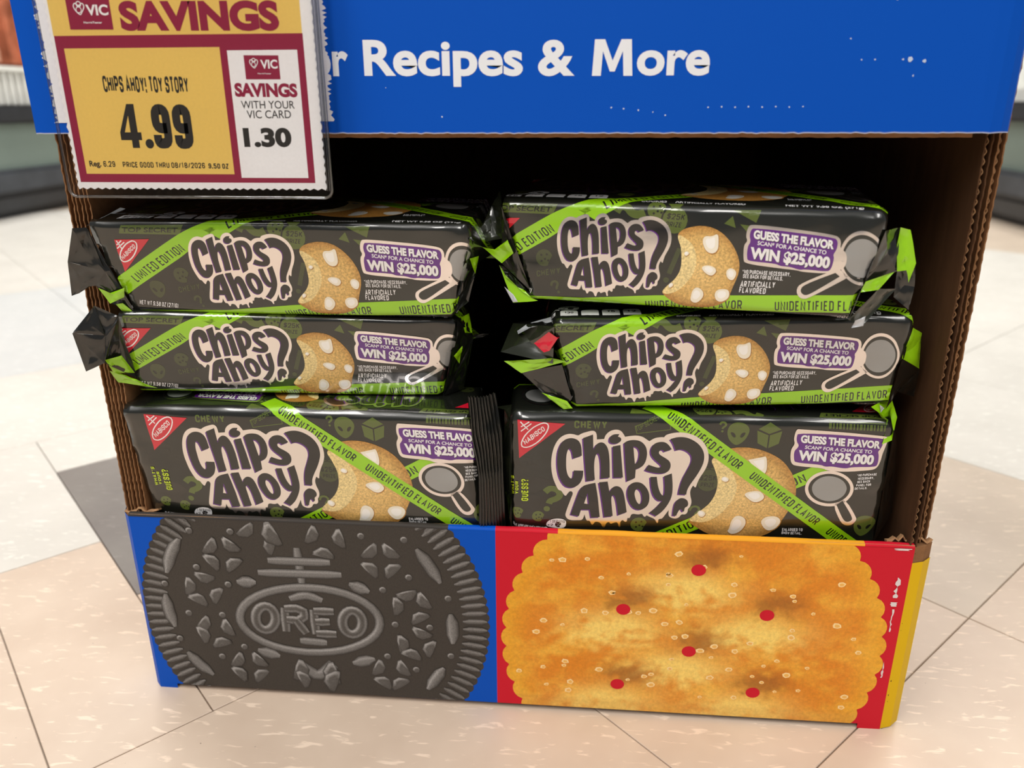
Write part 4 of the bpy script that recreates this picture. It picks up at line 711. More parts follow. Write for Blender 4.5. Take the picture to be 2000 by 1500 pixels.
def wrap_grid(VS, SY, SZ, zb, zt, D, cl, cr, shear, seed, puff=1.3):
    """positions (m) and normals of the package film over the XS x VS grid"""
    cy, cz = D/2, (zb+zt)/2
    X, V = np.meshgrid(XS, VS, indexing='ij'); Y = np.tile(SY, (len(XS), 1)); Z = np.tile(SZ, (len(XS), 1))
    f = lambda c: c[0]+(np.clip(Z, min(c[1], c[3]), max(c[1], c[3]))-c[1])/(c[3]-c[1])*(c[2]-c[0])
    xl, xr = f(cl), f(cr)
    d = np.maximum(0, np.maximum(xl-X, X-xr)); k = np.clip(d/28., 0, 1)
    sc = 1-.93*k**.9
    Xn = np.where(X < xl, xl-.35*d, np.where(X > xr, xr+.35*d, X)); Yn = cy+(Y-cy)*sc; Zn = cz+(Z-cz)*sc
    # pillow puff and wrinkles
    mid = (X-(xl+xr)/2)/((xr-xl)/2); pf = np.clip(1-mid**4, 0, 1)
    fz = np.clip(1-((Z-cz)/((zt-zb)/2))**2, 0, 1); fy = np.clip(1-((Y-cy)/(D/2))**2, 0, 1)
    Yn -= np.where(Y < D*.5, puff*pf*fz, -puff*pf*fz); Zn += np.where(Z > cz, 1.6*pf*fy, -.3*pf*fy)
    for i in range(X.shape[0]):
        for j in range(X.shape[1]):
            e = math.exp(-min(abs(X[i, j]-xl[i, j]), abs(X[i, j]-xr[i, j]))/14)
            q = Vector((X[i, j]*.012+seed*7.3, V[i, j]*.05, seed*3.1)); a = noise.noise(q)*.45
            a += noise.noise(Vector((X[i, j]*.05+V[i, j]*.06, V[i, j]*.11-X[i, j]*.03, seed*5)))*(.22+1.5*e)
            roll = math.exp(-((V[i, j]-zt)/5.)**2)
            a += noise.noise(Vector((X[i, j]*.035, seed*9, 2)))*1.4*roll
            if abs(SY[j]) < D*.3 or SZ[j] > cz:
                if SY[j] < 1e-6 or SY[j] < D*.04: Yn[i, j] -= a
                else: Zn[i, j] += a*.8
    Zn = Zn-Yn*math.tan(shear)
    P = np.stack([Xn, Yn, Zn], -1)*.001
    gx = np.gradient(P, axis=0); gv = np.gradient(P, axis=1)
    Nn = np.cross(gx, gv); ln = np.linalg.norm(Nn, axis=-1, keepdims=True); Nn = Nn/np.maximum(ln, 1e-12)
    return P, Nn
def sample(G, VS, x, v):
    i = np.clip(np.searchsorted(XS, x, 'right')-1, 0, len(XS)-2); j = np.clip(np.searchsorted(VS, v, 'right')-1, 0, len(VS)-2)
    return i, j, (x-XS[i])/(XS[i+1]-XS[i]), (v-VS[j])/(VS[j+1]-VS[j])
def on_grid(G, i, j, a, b):
    g00 = G[i, j]; g10 = G[i+1, j]; g11 = G[i+1, j+1]; g01 = G[i, j+1]; a = a[:, None]; b = b[:, None]
    return np.where(a >= b, g00+a*(g10-g00)+b*(g11-g10), g00+b*(g01-g00)+a*(g11-g01))
def art_parts(parts, VS, P, Nn, root):
    for name, d in parts.items():
        # piece centres decide the facet so that shared edges stay consistent
        cx = np.zeros(len(d['x'])); cv = np.zeros(len(d['x']))
        for f in d['f']:
            ids = list(f); cx[ids] = d['x'][ids].mean(); cv[ids] = d['v'][ids].mean()
        i, j, _, _ = sample(P, VS, cx, cv)
        a = (d['x']-XS[i])/(XS[i+1]-XS[i]); b = (d['v']-VS[j])/(VS[j+1]-VS[j])
        ca = (cx-XS[i])/(XS[i+1]-XS[i]); cb = (cv-VS[j])/(VS[j+1]-VS[j])
        up = (ca >= cb)[:, None]; A_, B_ = a[:, None], b[:, None]
        def ev(G):
            g00 = G[i, j]; g10 = G[i+1, j]; g11 = G[i+1, j+1]; g01 = G[i, j+1]
            return np.where(up, g00+A_*(g10-g00)+B_*(g11-g10), g00+B_*(g01-g00)+A_*(g11-g01))
        n = ev(Nn); n /= np.maximum(np.linalg.norm(n, axis=1, keepdims=True), 1e-9)
        pos = ev(P)+n*(d['lay'][:, None]*.035e-3+.03e-3)
        mesh_obj(name, pos, d['f'], [M[m_] for m_ in d['mats']], root, np.concatenate(d['col']), d['mi'], n)
def rot_pack(yaw, lean, roll):
    cy, sy, cl, sl, cr, sr = math.cos(yaw), math.sin(yaw), math.cos(lean), math.sin(lean), math.cos(roll), math.sin(roll)
    return Matrix(((cy, -sy, 0), (sy, cy, 0), (0, 0, 1))) @ Matrix(((1, 0, 0), (0, cl, -sl), (0, sl, cl))) @ Matrix(((cr, 0, -sr), (0, 1, 0), (sr, 0, cr)))
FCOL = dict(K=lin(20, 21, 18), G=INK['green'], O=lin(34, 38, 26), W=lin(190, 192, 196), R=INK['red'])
def film_facets(name, facets, root, seed):
    """crumpled film at a package end: folded facets with fine creases"""
    V = []; F = []; Cc = []
    for fi, f in enumerate(facets):
        pts = [Vector(p)*.001 for p in f[1:]]; col = FCOL[f[0]]; c = sum(pts, Vector())/len(pts)
        n = (pts[1]-pts[0]).cross(pts[2]-pts[0]); n = n.normalized() if n.length > 0 else Vector((0, -1, 0))
        if n.y > 0: n = -n
        tri = [(c, pts[i], pts[(i+1) % len(pts)]) for i in range(len(pts))]
        S = 5; base = {}
        for a, b, d in tri:
            idx = {}
            for u in range(S+1):
                for w in range(S+1-u):
                    p = a*(1-(u+w)/S)+b*(u/S)+d*(w/S)
                    e = noise.noise(p*260+Vector((seed*3, fi*1.7, 0)))*.0011+noise.noise(p*90+Vector((seed, fi, 5)))*.0016
                    if u+w == S: e *= .25
                    V.append(p+n*(e+.00004*fi)); Cc.append(col); idx[(u, w)] = len(V)-1
            for u in range(S):
                for w in range(S-u):
                    F.append((idx[(u, w)], idx[(u+1, w)], idx[(u, w+1)]))
                    if u+w < S-1: F.append((idx[(u+1, w)], idx[(u+1, w+1)], idx[(u, w+1)]))
    bm = bmesh.new(); lay = None
    o = mesh_obj(name, V, F, M['film'], root, Cc, smooth=True)
    return o
A_SIDE = side_art(); A_FRONT = front_art()
U = dict(zb=-17.5, zt=39., D=100., r=4.5); Lp = dict(zb=-50., zt=57., D=50., r=6.)
VU, YU, ZU = section(**U); VL, YL, ZL = section(**Lp)
vtop_u = U['zt']-3; vtop_l = Lp['zt']-3
ART_U = merge_parts(conform(A_SIDE, VU), conform(A_FRONT, VU, lambda p: (p[0]-9, vtop_u+9+p[1]+33)))
ART_L = merge_parts(conform(A_FRONT, VL), conform([a for a in A_SIDE if a[0] != 'edition_ribbon'], VL, lambda p: (-(p[0]+9), vtop_l+40.5-p[1]), zmax=36.5))
PACKS = [  # key, type, pose, left crease, right crease, label
 ('LL', 'L', (-0.11485, 0.0045, 0.15234, -0.0107, 0.1143, 0.009), (-119, 57, -116, -21), (98, 60, 101, -25), 'upright black cookie package at lower left, crimped end folded forward over its face'),
 ('LR', 'L', (0.10892, 0.00765, 0.15336, 0.0351, 0.104, -0.009), (-109, 49, -108, -23), (108, 48, 111, -27), 'upright black cookie package at lower right, standing behind the golden cracker panel'),
 ('ML', 'U', (-0.11374, 0.01416, 0.22598, 0.0641, 0.2329, -0.0203), (-114, 37, -114, -7), (88, 36, 77, -15), 'cookie package lying in the middle of the left stack, end flap poking past the cardboard'),
 ('MR', 'U', (0.121, 0.00499, 0.23008, 0.0359, 0.1267, 0.026), (-99, 35, -89, -11), (100, 31, 94, -20), 'cookie package lying in the middle of the right stack, red logo folded over its end'),
 ('TL', 'U', (-0.10152, 0.00012, 0.27936, -0.007, 0.1814, 0.0019), (-132, 35, -118, -17), (87, 30, 76, -14), 'cookie package lying on top of the left stack, below the price sign'),
 ('TR', 'U', (0.09722, -0.00409, 0.28901, -0.15, 0.0149, -0.0076), (-107, 35, -90, -13), (93, 29, 82, -18), 'cookie package lying on top of the right stack, right end turned forward'),
]
PACK_ROOT = {}
def build_pack(pi, key, typ, pose, cl, cr, label):
    root = empty('cookie_package', pose[:3], rot_pack(*pose[3:])); PACK_ROOT[key] = root; root.scale = (.955,)*3 if typ == 'U' else ((.965,)*3 if key == 'LL' else (.985,)*3)
    tag(root, label, 'cookies', 'black cookie packages in the display')
    S = U if typ == 'U' else Lp; VS, SY, SZ = (VU, YU, ZU) if typ == 'U' else (VL, YL, ZL)
    P, Nn = wrap_grid(VS, SY, SZ, S['zb'], S['zt'], S['D'], cl, cr, (pose[4]-.03) if typ == 'U' else pose[4]*.8, pi+1, 1.3 if typ == 'U' else .8)
    ni, nj = P.shape[:2]; F = []
    for i in range(ni-1):
        for j in range(nj-1):
            a, b, c, d = i*nj+j, (i+1)*nj+j, (i+1)*nj+j+1, i*nj+j+1
            F += [(a, b, c), (a, c, d)]
    for i in range(ni-1): F += [(i*nj+nj-1, (i+1)*nj+nj-1, (i+1)*nj), (i*nj+nj-1, (i+1)*nj, i*nj)]
    V = P.reshape(-1, 3); mesh_obj('wrapper', V, F, M['film'], root, np.tile(np.array(INK['film']), (len(V), 1)), None, Nn.reshape(-1, 3))
    art_parts(ART_U if typ == 'U' else ART_L, VS, P, Nn, root)
    if FACETS[key]:
        fl = [f for f in FACETS[key] if np.mean([p[0] for p in f[1:]]) < 0]; fr_ = [f for f in FACETS[key] if f not in fl]
        for g in (fl, fr_):
            if g: film_facets('folded_end', g, root, pi+1)
# ------------------------------------------------------------------ the setting: floor of 45-degree vinyl tiles
def st(s, t): return ((s-t)/2, (s+t)/2)
fl = mesh_obj('floor', [(-7, -7, -.003), (7, -7, -.003), (7, 9, -.003), (-7, 9, -.003)], [(0, 1, 2, 3)], M['vinyl_sand'])
tag(fl, 'vinyl tile shop floor laid diagonally around the display', None, None, 'structure')
def tile(s0, s1, t0, t1, mat):
    g = .0006; c = [(s0+g, t0+g), (s1-g, t0+g), (s1-g, t1-g), (s0+g, t1-g)]; c2 = [(s0+2*g, t0+2*g), (s1-2*g, t0+2*g), (s1-2*g, t1-2*g), (s0+2*g, t1-2*g)]
    V = [(*st(*p), -.0029) for p in c]+[(*st(*p), -.0004) for p in c]+[(*st(*p), 0) for p in c2]
    F = [(0, 1, 5, 4), (1, 2, 6, 5), (2, 3, 7, 6), (3, 0, 4, 7), (4, 5, 9, 8), (5, 6, 10, 9), (6, 7, 11, 10), (7, 4, 8, 11), (8, 9, 10, 11)]
    mesh_obj('floor_tile', V, F, M[mat], fl)
SL_ = [-1.98, -1.57, -1.16, -.753, -.343, .06, .468, .88, 1.292, 1.704, 2.116, 2.53, 2.94]
TL_ = [-2.65, -2.25, -1.85, -1.43, -1.02, -.62, -.222, .175, .567, .98, 1.4, 1.84, 2.28, 2.7, 3.12, 3.54, 3.96, 4.4]
for a in range(len(SL_)-1):
    for b in range(len(TL_)-1):
        s0, s1, t0, t1 = SL_[a], SL_[a+1], TL_[b], TL_[b+1]
        x, y = st((s0+s1)/2, (t0+t1)/2)
        if y < -.62 or y > 3.2 or x < -2.2 or x > 1.7: continue
        far = t0 >= .56 or s0 >= .87
        mat = ('vinyl_pale' if 1.39 < t0 < 2.27 else 'vinyl_white') if far else ('vinyl_cream' if (a+b) % 3 else 'vinyl_sand')
        if abs(s0+.343) < .01 and abs(t0-.175) < .01:
            tile(s0, -.212, t0, t1, mat); tile(-.212, s1, t0, .414, mat); continue
        if abs(s0+.343) < .01 and abs(t0-.567) < .01:
            tile(s0, -.212, t0, t1, mat); tile(-.212, s1, .414, .83, 'vinyl_grey'); tile(-.212, s1, .83, t1, mat); continue
        tile(s0, s1, t0, t1, mat)

# ------------------------------------------------------------------ flat printed artwork on boards and paper
def flat_art(name, items, parent, y0, rect=None, step=.035e-3, mats=None):
    V = []; F = []; Cc = []; MI = []; mats = []
    for layer, mat, col, tris in items:
        if mat not in mats: mats.append(mat)
        n0 = len(V); X = []; Z = []
        for t in tris:
            dl = t[0][2] if len(t[0]) > 2 else 0
            P = [p[:2] for p in t]
            if len(P) == 3:
                ar = (P[1][0]-P[0][0])*(P[2][1]-P[0][1])-(P[1][1]-P[0][1])*(P[2][0]-P[0][0])
                if ar < 0: P = [P[0], P[2], P[1]]
            if rect:
                for a, b, c in ((1, 0, -rect[0]), (-1, 0, rect[1]), (0, 1, -rect[2]), (0, -1, rect[3])):
                    P = clip_half(P, a, b, c)
                    if len(P) < 3: break
                if len(P) < 3: continue
            k = len(V)
            for p in P: V.append((p[0]*.001, y0-(layer+dl)*step, p[1]*.001)); X.append(p[0]); Z.append(p[1])
            F.append(tuple(range(k, k+len(P)))); MI.append(mats.index(mat))
        if callable(col):
            if X: Cc.append(col(np.array(X), np.array(Z)))
        elif len(X): Cc.append(np.tile(np.array(col), (len(X), 1)))
    return mesh_obj(name, V, F, [M[m_] for m_ in mats], parent, np.concatenate(Cc), MI)

# ------------------------------------------------------------------ cardboard display
disp = empty('cardboard_display', (0, .2, 0))
tag(disp, 'open cardboard floor display with blue header, dark sandwich cookie panel and golden cracker panel', 'display')
disp.location = (0, 0, 0)
BLUE = lin(0, 80, 188); RED = lin(206, 30, 48); YEL = lin(226, 184, 12)
def strip(name, prof, z0, z1, mat, parent, col=None, zj=0, seg=60, thick=None):
    """board bent along a plan profile [(x,y)..], optional ragged lower/upper edges"""
    V = []; F = []; n = len(prof)
    for i, (x, y) in enumerate(prof):
        V += [(x, y, z0), (x, y, z1)]
    for i in range(n-1): F.append((2*i, 2*i+2, 2*i+3, 2*i+1))
    cols = None if col is None else [col]*len(V)
    o = mesh_obj(name, V, F, mat, parent, cols)
    if thick:
        md = o.modifiers.new('thick', 'SOLIDIFY'); md.thickness = thick; md.offset = -1
    return o
# front lip: board body, then its printed skins
strip('front_panel', [(-.247, .013), (-.2435, .005), (-.239, .0006), (-.20, .0004), (.20, .0004), (.236, .0006), (.2430, .0030), (.2490, .0085)], .0035, .1322, M['kraft'], disp, thick=.0038)
strip('front_fold', [(-.238, .0006), (-.1, .001), (.1, .001), (.236, .0006)], .1322, .1335, M['kraft_lt'], disp, thick=.003)
blue = strip('blue_print', [(-.2474, .0128), (-.2438, .0047), (-.2392, .0003), (-.0077, .0001)], .0035, .1322, M['card'], disp, BLUE)
red = strip('red_print', [(-.0077, .0001), (.2362, .0003)], .0035, .1322, M['card'], disp, RED)
strip('yellow_print', [(.2362, .0003), (.2432, .0026), (.2494, .0082)], .0005, .122, M['card'], disp, YEL)
strip('red_print_foot', [(.222, .0002), (.2362, .0003)], -.0, .0036, M['card'], disp, RED)
strip('blue_print_foot', [(-.2474, .0128), (-.2438, .0047), (-.2392, .0003), (-.227, .0002)], 0, .0036, M['card'], disp, BLUE)
# rolled blue/red top edge of the lip
def roll(name, x0, x1, col):
    V = []; F = []; k = 6; n = 40
    for i in range(n+1):
        x = x0+(x1-x0)*i/n; w = .0004*noise.noise(Vector((x*40, 1, 0)))
        for j in range(k+1):
            a = math.pi*j/k; V.append((x, .0024-.0024*math.cos(a), .1322+w*.3+(.0018+w)*math.sin(a)))
    for i in range(n):
        for j in range(k): a = i*(k+1)+j; F.append((a, a+k+1, a+k+2, a+1))
    mesh_obj(name, V, F, M['card'], disp, [col]*len(V), smooth=True)
roll('lip_edge', -.239, -.0365, lin(58, 53, 49)); roll('lip_edge', -.0365, -.0077, BLUE); roll('lip_edge', -.0077, .03, RED); roll('lip_edge', .03, .208, lin(232, 160, 40)); roll('lip_edge', .208, .236, RED)
# --- dark sandwich cookie picture
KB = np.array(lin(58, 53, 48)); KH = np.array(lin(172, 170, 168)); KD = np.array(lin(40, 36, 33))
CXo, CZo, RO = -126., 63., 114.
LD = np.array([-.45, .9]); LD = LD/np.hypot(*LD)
class Shade:
    def __init__(s): s.V = []; s.F = []; s.C = []; s.Y = []; s.k = 0
    def ring(s, ring, k1=.74, k2=.36, hi=1.0):
        P = np.array([p[:2] for p in ring]); c = P.mean(0); n = len(P); b = len(s.V); s.k += 1; nf = len(s.F)
        for kk in (1.0, k1, k2):
            for p in P:
                d = p-c; d = d/max(1e-6, np.hypot(*d)); l = max(0, d @ LD)
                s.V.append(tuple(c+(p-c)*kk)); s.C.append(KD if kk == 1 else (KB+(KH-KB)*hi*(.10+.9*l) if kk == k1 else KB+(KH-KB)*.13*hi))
        s.V.append(tuple(c)); s.C.append(KB+(KH-KB)*.16*hi)
        for q in range(2):
            for i in range(n):
                j = (i+1) % n; s.F.append((b+q*n+i, b+q*n+j, b+(q+1)*n+j, b+(q+1)*n+i))
        for i in range(n): s.F.append((b+2*n+i, b+2*n+(i+1) % n, b+3*n))
        s.Y += [(s.k % 23)*.000012]*(len(s.F)-nf)
    def stroke(s, pts, w, prof, closed=False, tp=.35):
        P = np.array([p[:2] for p in pts], float)
        if closed: P = np.vstack([P, P[:1]])
        n = len(P); b = len(s.V); m = len(prof); s.k += 1; nf = len(s.F)
        for i in range(n):
            a = P[i-1] if i else (P[-2] if closed else P[0]); c = P[i+1] if i < n-1 else (P[1] if closed else P[-1])
            d = c-a; d /= max(1e-6, np.hypot(*d)); nn = np.array([-d[1], d[0]]); taper = 1 if closed else min(1, tp+min(i, n-1-i)*.9)
            for f, v in prof:
                l = max(0, (nn*np.sign(f)) @ LD) if f else .5
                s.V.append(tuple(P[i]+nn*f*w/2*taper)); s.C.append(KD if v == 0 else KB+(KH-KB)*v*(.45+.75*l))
        for i in range(n-1):
            for j in range(m-1): s.F.append((b+i*m+j, b+i*m+j+1, b+(i+1)*m+j+1, b+(i+1)*m+j))
        s.Y += [(s.k % 23)*.000012]*(len(s.F)-nf)
    def make(s, name, parent, y0, mat, rect):
        out_v = []; out_f = []; out_c = []
        for fi, f in enumerate(s.F):
            P = [s.V[i] for i in f]
            if any(p[0] < rect[0] or p[0] > rect[1] or p[1] < rect[2] or p[1] > rect[3] for p in P):
                cc = np.mean([s.C[i] for i in f], 0)
                for a, b, c in ((1, 0, -rect[0]), (-1, 0, rect[1]), (0, 1, -rect[2]), (0, -1, rect[3])):
                    if len(P) >= 3: P = clip_half(P, a, b, c)
                if len(P) < 3: continue
                C_ = [cc]*len(P)
            else: C_ = [s.C[i] for i in f]
            ar = sum(P[i][0]*P[(i+1) % len(P)][1]-P[(i+1) % len(P)][0]*P[i][1] for i in range(len(P)))
            if ar < 0: P = P[::-1]; C_ = C_[::-1]
            k = len(out_v); out_v += [(p[0]*.001, y0-s.Y[fi], p[1]*.001) for p in P]; out_c += C_; out_f.append(tuple(range(k, k+len(P))))
        return mesh_obj(name, out_v, out_f, M[mat], parent, out_c)
RECT_O = (-239, -7.7, 3.6, 132.2)
disc = [(CXo+(RO-1.2+1.5*abs(math.cos(55*a)))*math.cos(a), CZo+(RO-1.2+1.5*abs(math.cos(55*a)))*math.sin(a)) for a in np.linspace(0, 2*math.pi, 661)[:-1]]
flat_art('sandwich_cookie_print', [(1, 'card_oreo', tuple(KB), [((CXo, CZo), disc[i], disc[(i+1) % 660]) for i in range(660)])], disp, .0001, RECT_O)
sh = Shade()
P3 = [(-1, 0), (-.45, .75), (0, .45), (.45, .6), (1, 0)]
for k in range(110):
    a = 2*math.pi*(k)/110+.0285
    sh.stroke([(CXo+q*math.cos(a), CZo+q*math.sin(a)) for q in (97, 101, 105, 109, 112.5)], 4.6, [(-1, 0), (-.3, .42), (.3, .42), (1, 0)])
for cl_ in OREO['clusters']:
    c = np.array(cl_[0])
    for q in cl_[1:]:
        q = np.array(q); d = q-c; L_ = np.hypot(*d); d = d/max(L_, 1e-6); n_ = np.array([-d[1], d[0]]); L_ = min(max(L_, 13), 19)
        e1_ = (d+n_)*.7071; e2_ = (d-n_)*.7071; R_ = min(max(L_*1.02, 13.5), 17.5)
        tri = [c+d*2.4, c+d*1.9+e2_*R_, c+d*(1.9+R_*.80), c+d*1.9+e1_*R_]
        sh.ring(chaikin([tuple(t) for t in tri], 1), .80, .45, hi=1.0)
for b_ in OREO['bars'][:6]: sh.stroke(chaikin(b_, 2, False), 8.5, P3)
for b_ in OREO['bars'][6:]: sh.stroke(chaikin(b_+[b_[-1]], 2, False) if len(b_) > 2 else [b_[0], [(b_[0][0]*2+b_[1][0])/3, (b_[0][1]*2+b_[1][1])/3], [(b_[0][0]+b_[1][0]*2)/3, (b_[0][1]+b_[1][1]*2)/3], b_[1]], 9, P3)
for l_ in OREO['lines']:
    q = np.array(l_, float); q = [tuple(q[0]+(q[-1]-q[0])*t) for t in np.linspace(0, 1, 7)] if len(l_) == 2 else chaikin(l_, 2, False)
    sh.stroke(q, 6.5, P3, tp=.75)
sh.stroke(OREO['oval'], 6.5, P3, True)
PL = [(-1, 0), (-.62, .8), (-.2, .18), (.2, .18), (.62, .8), (1, 0)]
for k in ('O1', 'O2'): sh.stroke(OREO[k], 7.5, PL, True)
for k in ('R', 'E'):
    for l_ in OREO[k]:
        q = []
        for i in range(len(l_)-1):
            for t in (0, .5): q.append((l_[i][0]+(l_[i+1][0]-l_[i][0])*t, l_[i][1]+(l_[i+1][1]-l_[i][1])*t))
        q.append(tuple(l_[-1])); sh.stroke(q, 7, PL, tp=.85)
for d_ in OREO['dots']: sh.ring(circle(d_[0], d_[1], 2.6, None, 10), hi=1.1)
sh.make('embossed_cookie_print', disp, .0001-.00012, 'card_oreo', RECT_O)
# --- golden cracker picture
CXr, CZr = 113., 56.
HOL = [(114.6, 111.1), (71.1, 80.8), (157.7, 81.4), (113., 52.), (69.8, 23.9), (154.9, 23.1)]
oy, pale, brn, gold = (np.array(lin(*c)) for c in ((222, 134, 24), (250, 214, 112), (150, 86, 20), (240, 176, 56)))
def cracker_col(X, Z):
    out = np.tile(oy, (len(X), 1)); nz = np.array([noise.fractal(Vector((x*.035, z*.05, 3)), 1.0, 2.0, 5) for x, z in zip(X, Z)])
    n2 = np.array([noise.fractal(Vector((x*.12, z*.16, 9)), 1.0, 2.0, 4) for x, z in zip(X, Z)])
    w = np.clip(.22+nz*.8+n2*.45, 0, 1)[:, None]; out = out*(1-w)+gold*w
    rr = np.hypot(X-CXr, Z-CZr)/118
    e = np.clip((rr-.84)*4, 0, .6)[:, None]; out = out*(1-e)+np.array(lin(238, 180, 40))*e
    for hx, hz in HOL:
        wx = 6*nz+4*n2; wz = 8*nz[::-1]*0+6*n2
        pl = np.clip(1.15*np.exp(-(((X-hx+6+wx)/27)**2+((Z-hz+14+wz)/12)**2))*(1+.7*n2), 0, .95)[:, None]
        br = np.clip(.9*np.exp(-(((X-hx-5+wx)/14)**2+((Z-hz-8+wz)/8)**2))*(1+.6*n2), 0, .72)[:, None]
        out = out*(1-pl)+pale*pl; out = out*(1-br)+brn*br
    lowe = np.clip((14-Z)/14, 0, .35)[:, None]; out = out*(1-lowe)+np.array(lin(206, 150, 70))*lowe
    return out
rim = lambda a: 114.6+3.2*abs(math.sin(25.5*a))**.7
NA, NR = 306, 60; tr = []
rad_ = [(i/NR)**.75 for i in range(NR+1)]
for i in range(NA):
    a, b = 2*math.pi*i/NA, 2*math.pi*(i+1)/NA
    pt = lambda an, q: (CXr+rim(an)*q*math.cos(an), CZr+rim(an)*q*math.sin(an))
    for q in range(NR):
        tr.append((pt(a, rad_[q]), pt(a, rad_[q+1]), pt(b, rad_[q+1]))); tr.append((pt(a, rad_[q]), pt(b, rad_[q+1]), pt(b, rad_[q])))
RECT_R = (-7.6, 236, 3.6, 132.2)
M['card_cracker'] = attr_mat('printed_cracker', rough=.42, spec=.45, bscale=700, bstr=.25, bdist=.0002, grain=.16, gscale=420)
flat_art('cracker_print', [(1, 'card_cracker', cracker_col, tr)], disp, .0001, RECT_R)
for h in HOL: flat_art('cracker_hole_print', [(3, 'card', lin(206, 30, 48), tess([circle(h[0], h[1], 4.4, 4.0, 18)]))], disp, .0001, RECT_R)
si = []; so = []
for x, z in SALT+[[random.uniform(10, 215), random.uniform(10, 128)] for _ in range(26)]:
    n = random.randint(5, 7); s = random.uniform(1.5, 3.0); ph = random.uniform(0, 6)
    ring = [(x+s*random.uniform(.75, 1.1)*math.cos(ph+2*math.pi*i/n), z+.75*s*random.uniform(.75, 1.1)*math.sin(ph+2*math.pi*i/n)) for i in range(n)]
    so += tess([ring]); si += tess([[(x+(p[0]-x)*.62+.15, z+(p[1]-z)*.62-.15) for p in ring]])
sp_ = flat_art('salt_print', [(2.4, 'card', lin(252, 220, 160), so), (2.8, 'card', lin(240, 184, 98), si)], disp, .0001, RECT_R)
sp_['kind'] = 'stuff'
# worn white scuffs along the right corner
def ragged(x0, x1, z0, z1, n=14, j=.35):
    L_ = [(x0+(random.random()-.5)*j*(x1-x0), z0+(z1-z0)*i/n) for i in range(n+1)]; R_ = [(x1+(random.random()-.5)*j*(x1-x0), z0+(z1-z0)*i/n) for i in range(n+1)]
    return [t for i in range(n) for t in ((L_[i], R_[i], R_[i+1]), (L_[i], R_[i+1], L_[i+1]))]
sc_ = ragged(229.5, 231.0, 98, 112, 9, 1.4)+ragged(228, 232.5, 92, 95, 4, .5)+ragged(230, 230.8, 74, 90, 9, 1.2)+ragged(230.5, 231.2, 40, 52, 8, 1.6)+ragged(226, 234, 130.3, 131.6, 6, .4)
sp_ = flat_art('scuff_marks', [(4, 'paper', lin(226, 214, 212), sc_)], disp, .0001, (0, 236, 0, 132.2))
sp_['kind'] = 'stuff'
# torn right corner: kraft lip and grey scuffs on the yellow fold
def torn_lip(pts, name):
    V = []; F = []
    for p in pts: V += [p, (p[0], p[1]+.0035, p[2]-.0012)]
    for i in range(len(pts)-1): F.append((2*i, 2*i+2, 2*i+3, 2*i+1))
    o = mesh_obj(name, V, F, M['kraft_lt'], disp); md = o.modifiers.new('t', 'SOLIDIFY'); md.thickness = .0012
torn_lip([(.222+i*.0022, .004+.0025*random.random(), .1335+.004*random.random()*min(1, i/3)) for i in range(12)], 'torn_edge')
torn_lip([(-.2425+i*.0022, .003+.002*random.random(), .1335+.0035*random.random()) for i in range(11)], 'torn_edge')

# side walls of corrugated board
def board(name, x0, x1, y0, y1, z0, z1, parent, dx=0.0, inner='kraft_shaded'):
    """one corrugated sheet standing in the YZ plane: two liners with ragged front edges and a fluted medium between"""
    root_ = None; t = (x1-x0); n = 300
    def liner(xa, xb, mat, seed, par):
        V = []; F = []
        for i in range(n+1):
            q = i/n; z = z0+(z1-z0)*q; o_ = dx*(1-q); f = y0+(.0010*noise.noise(Vector((z*160, seed, 0)))+.0005*(i % 2))
            V += [(xa+o_, f, z), (xb+o_, f, z), (xb+o_, y1, z), (xa+o_, y1, z)]
        for i in range(n):
            b = 4*i; c = b+4
            F += [(b, b+1, c+1, c), (b+1, b+2, c+2, c+1), (b+3, b, c, c+3), (b+2, b+3, c+3, c+2)]
        F += [(0, 3, 2, 1), (4*n, 4*n+1, 4*n+2, 4*n+3)]
        return mesh_obj(name if par is parent else 'liner', V, F, [M[mat]], par)
    a = liner(x0, x0+.0007, inner, 1+x0*50, parent); liner(x1-.0007, x1, inner, 9+x0*50, a)
    V = []; F = []; m = int((z1-z0)/.0009); mid = (x0+x1)/2; am = (t-.0022)/2*.7
    for i in range(m+1):
        z = z0+(z1-z0)*i/m; x = mid+dx*(1-i/m)+am*math.sin(2*math.pi*z/.0048)
        V += [(x-.0003, y0+.0026, z), (x-.0003, y0+.02, z), (x+.0003, y0+.02, z), (x+.0003, y0+.0026, z)]
    for i in range(m):
        b = 4*i; c = b+4; F += [(b+3, b, c, c+3), (b, b+1, c+1, c), (b+2, b+3, c+3, c+2)]
    mesh_obj('fluting', V, F, [M['kraft_lt']], a)
    return a
board('side_wall', -.2415, -.2381, .0035, .50, .0, .80, disp, inner='kraft')
board('side_wall', -.2378, -.2345, .0040, .50, .0, .80, disp, .001, inner='kraft')
board('side_wall', -.2342, -.2309, .0050, .50, .0, .80, disp, .002, inner='kraft')
board('side_wall', .2402, .2440, .0055, .50, .0, .80, disp, inner='kraft')
board('side_wall', .2295, .2335, .0010, .50, .0, .80, disp, .0045)
box('back_panel', -.2405, .24, .50, .504, .0, .80, M['kraft_shaded'], disp)
box('shelf', -.2285, .2285, .03, .499, .082, .087, M['kraft_shaded'], disp)
box('light_blocking_shelf', -.2300, .2290, .0005, .499, .452, .457, M['kraft_shaded'], disp)  # unseen shelf, added to stop light entering through the open top
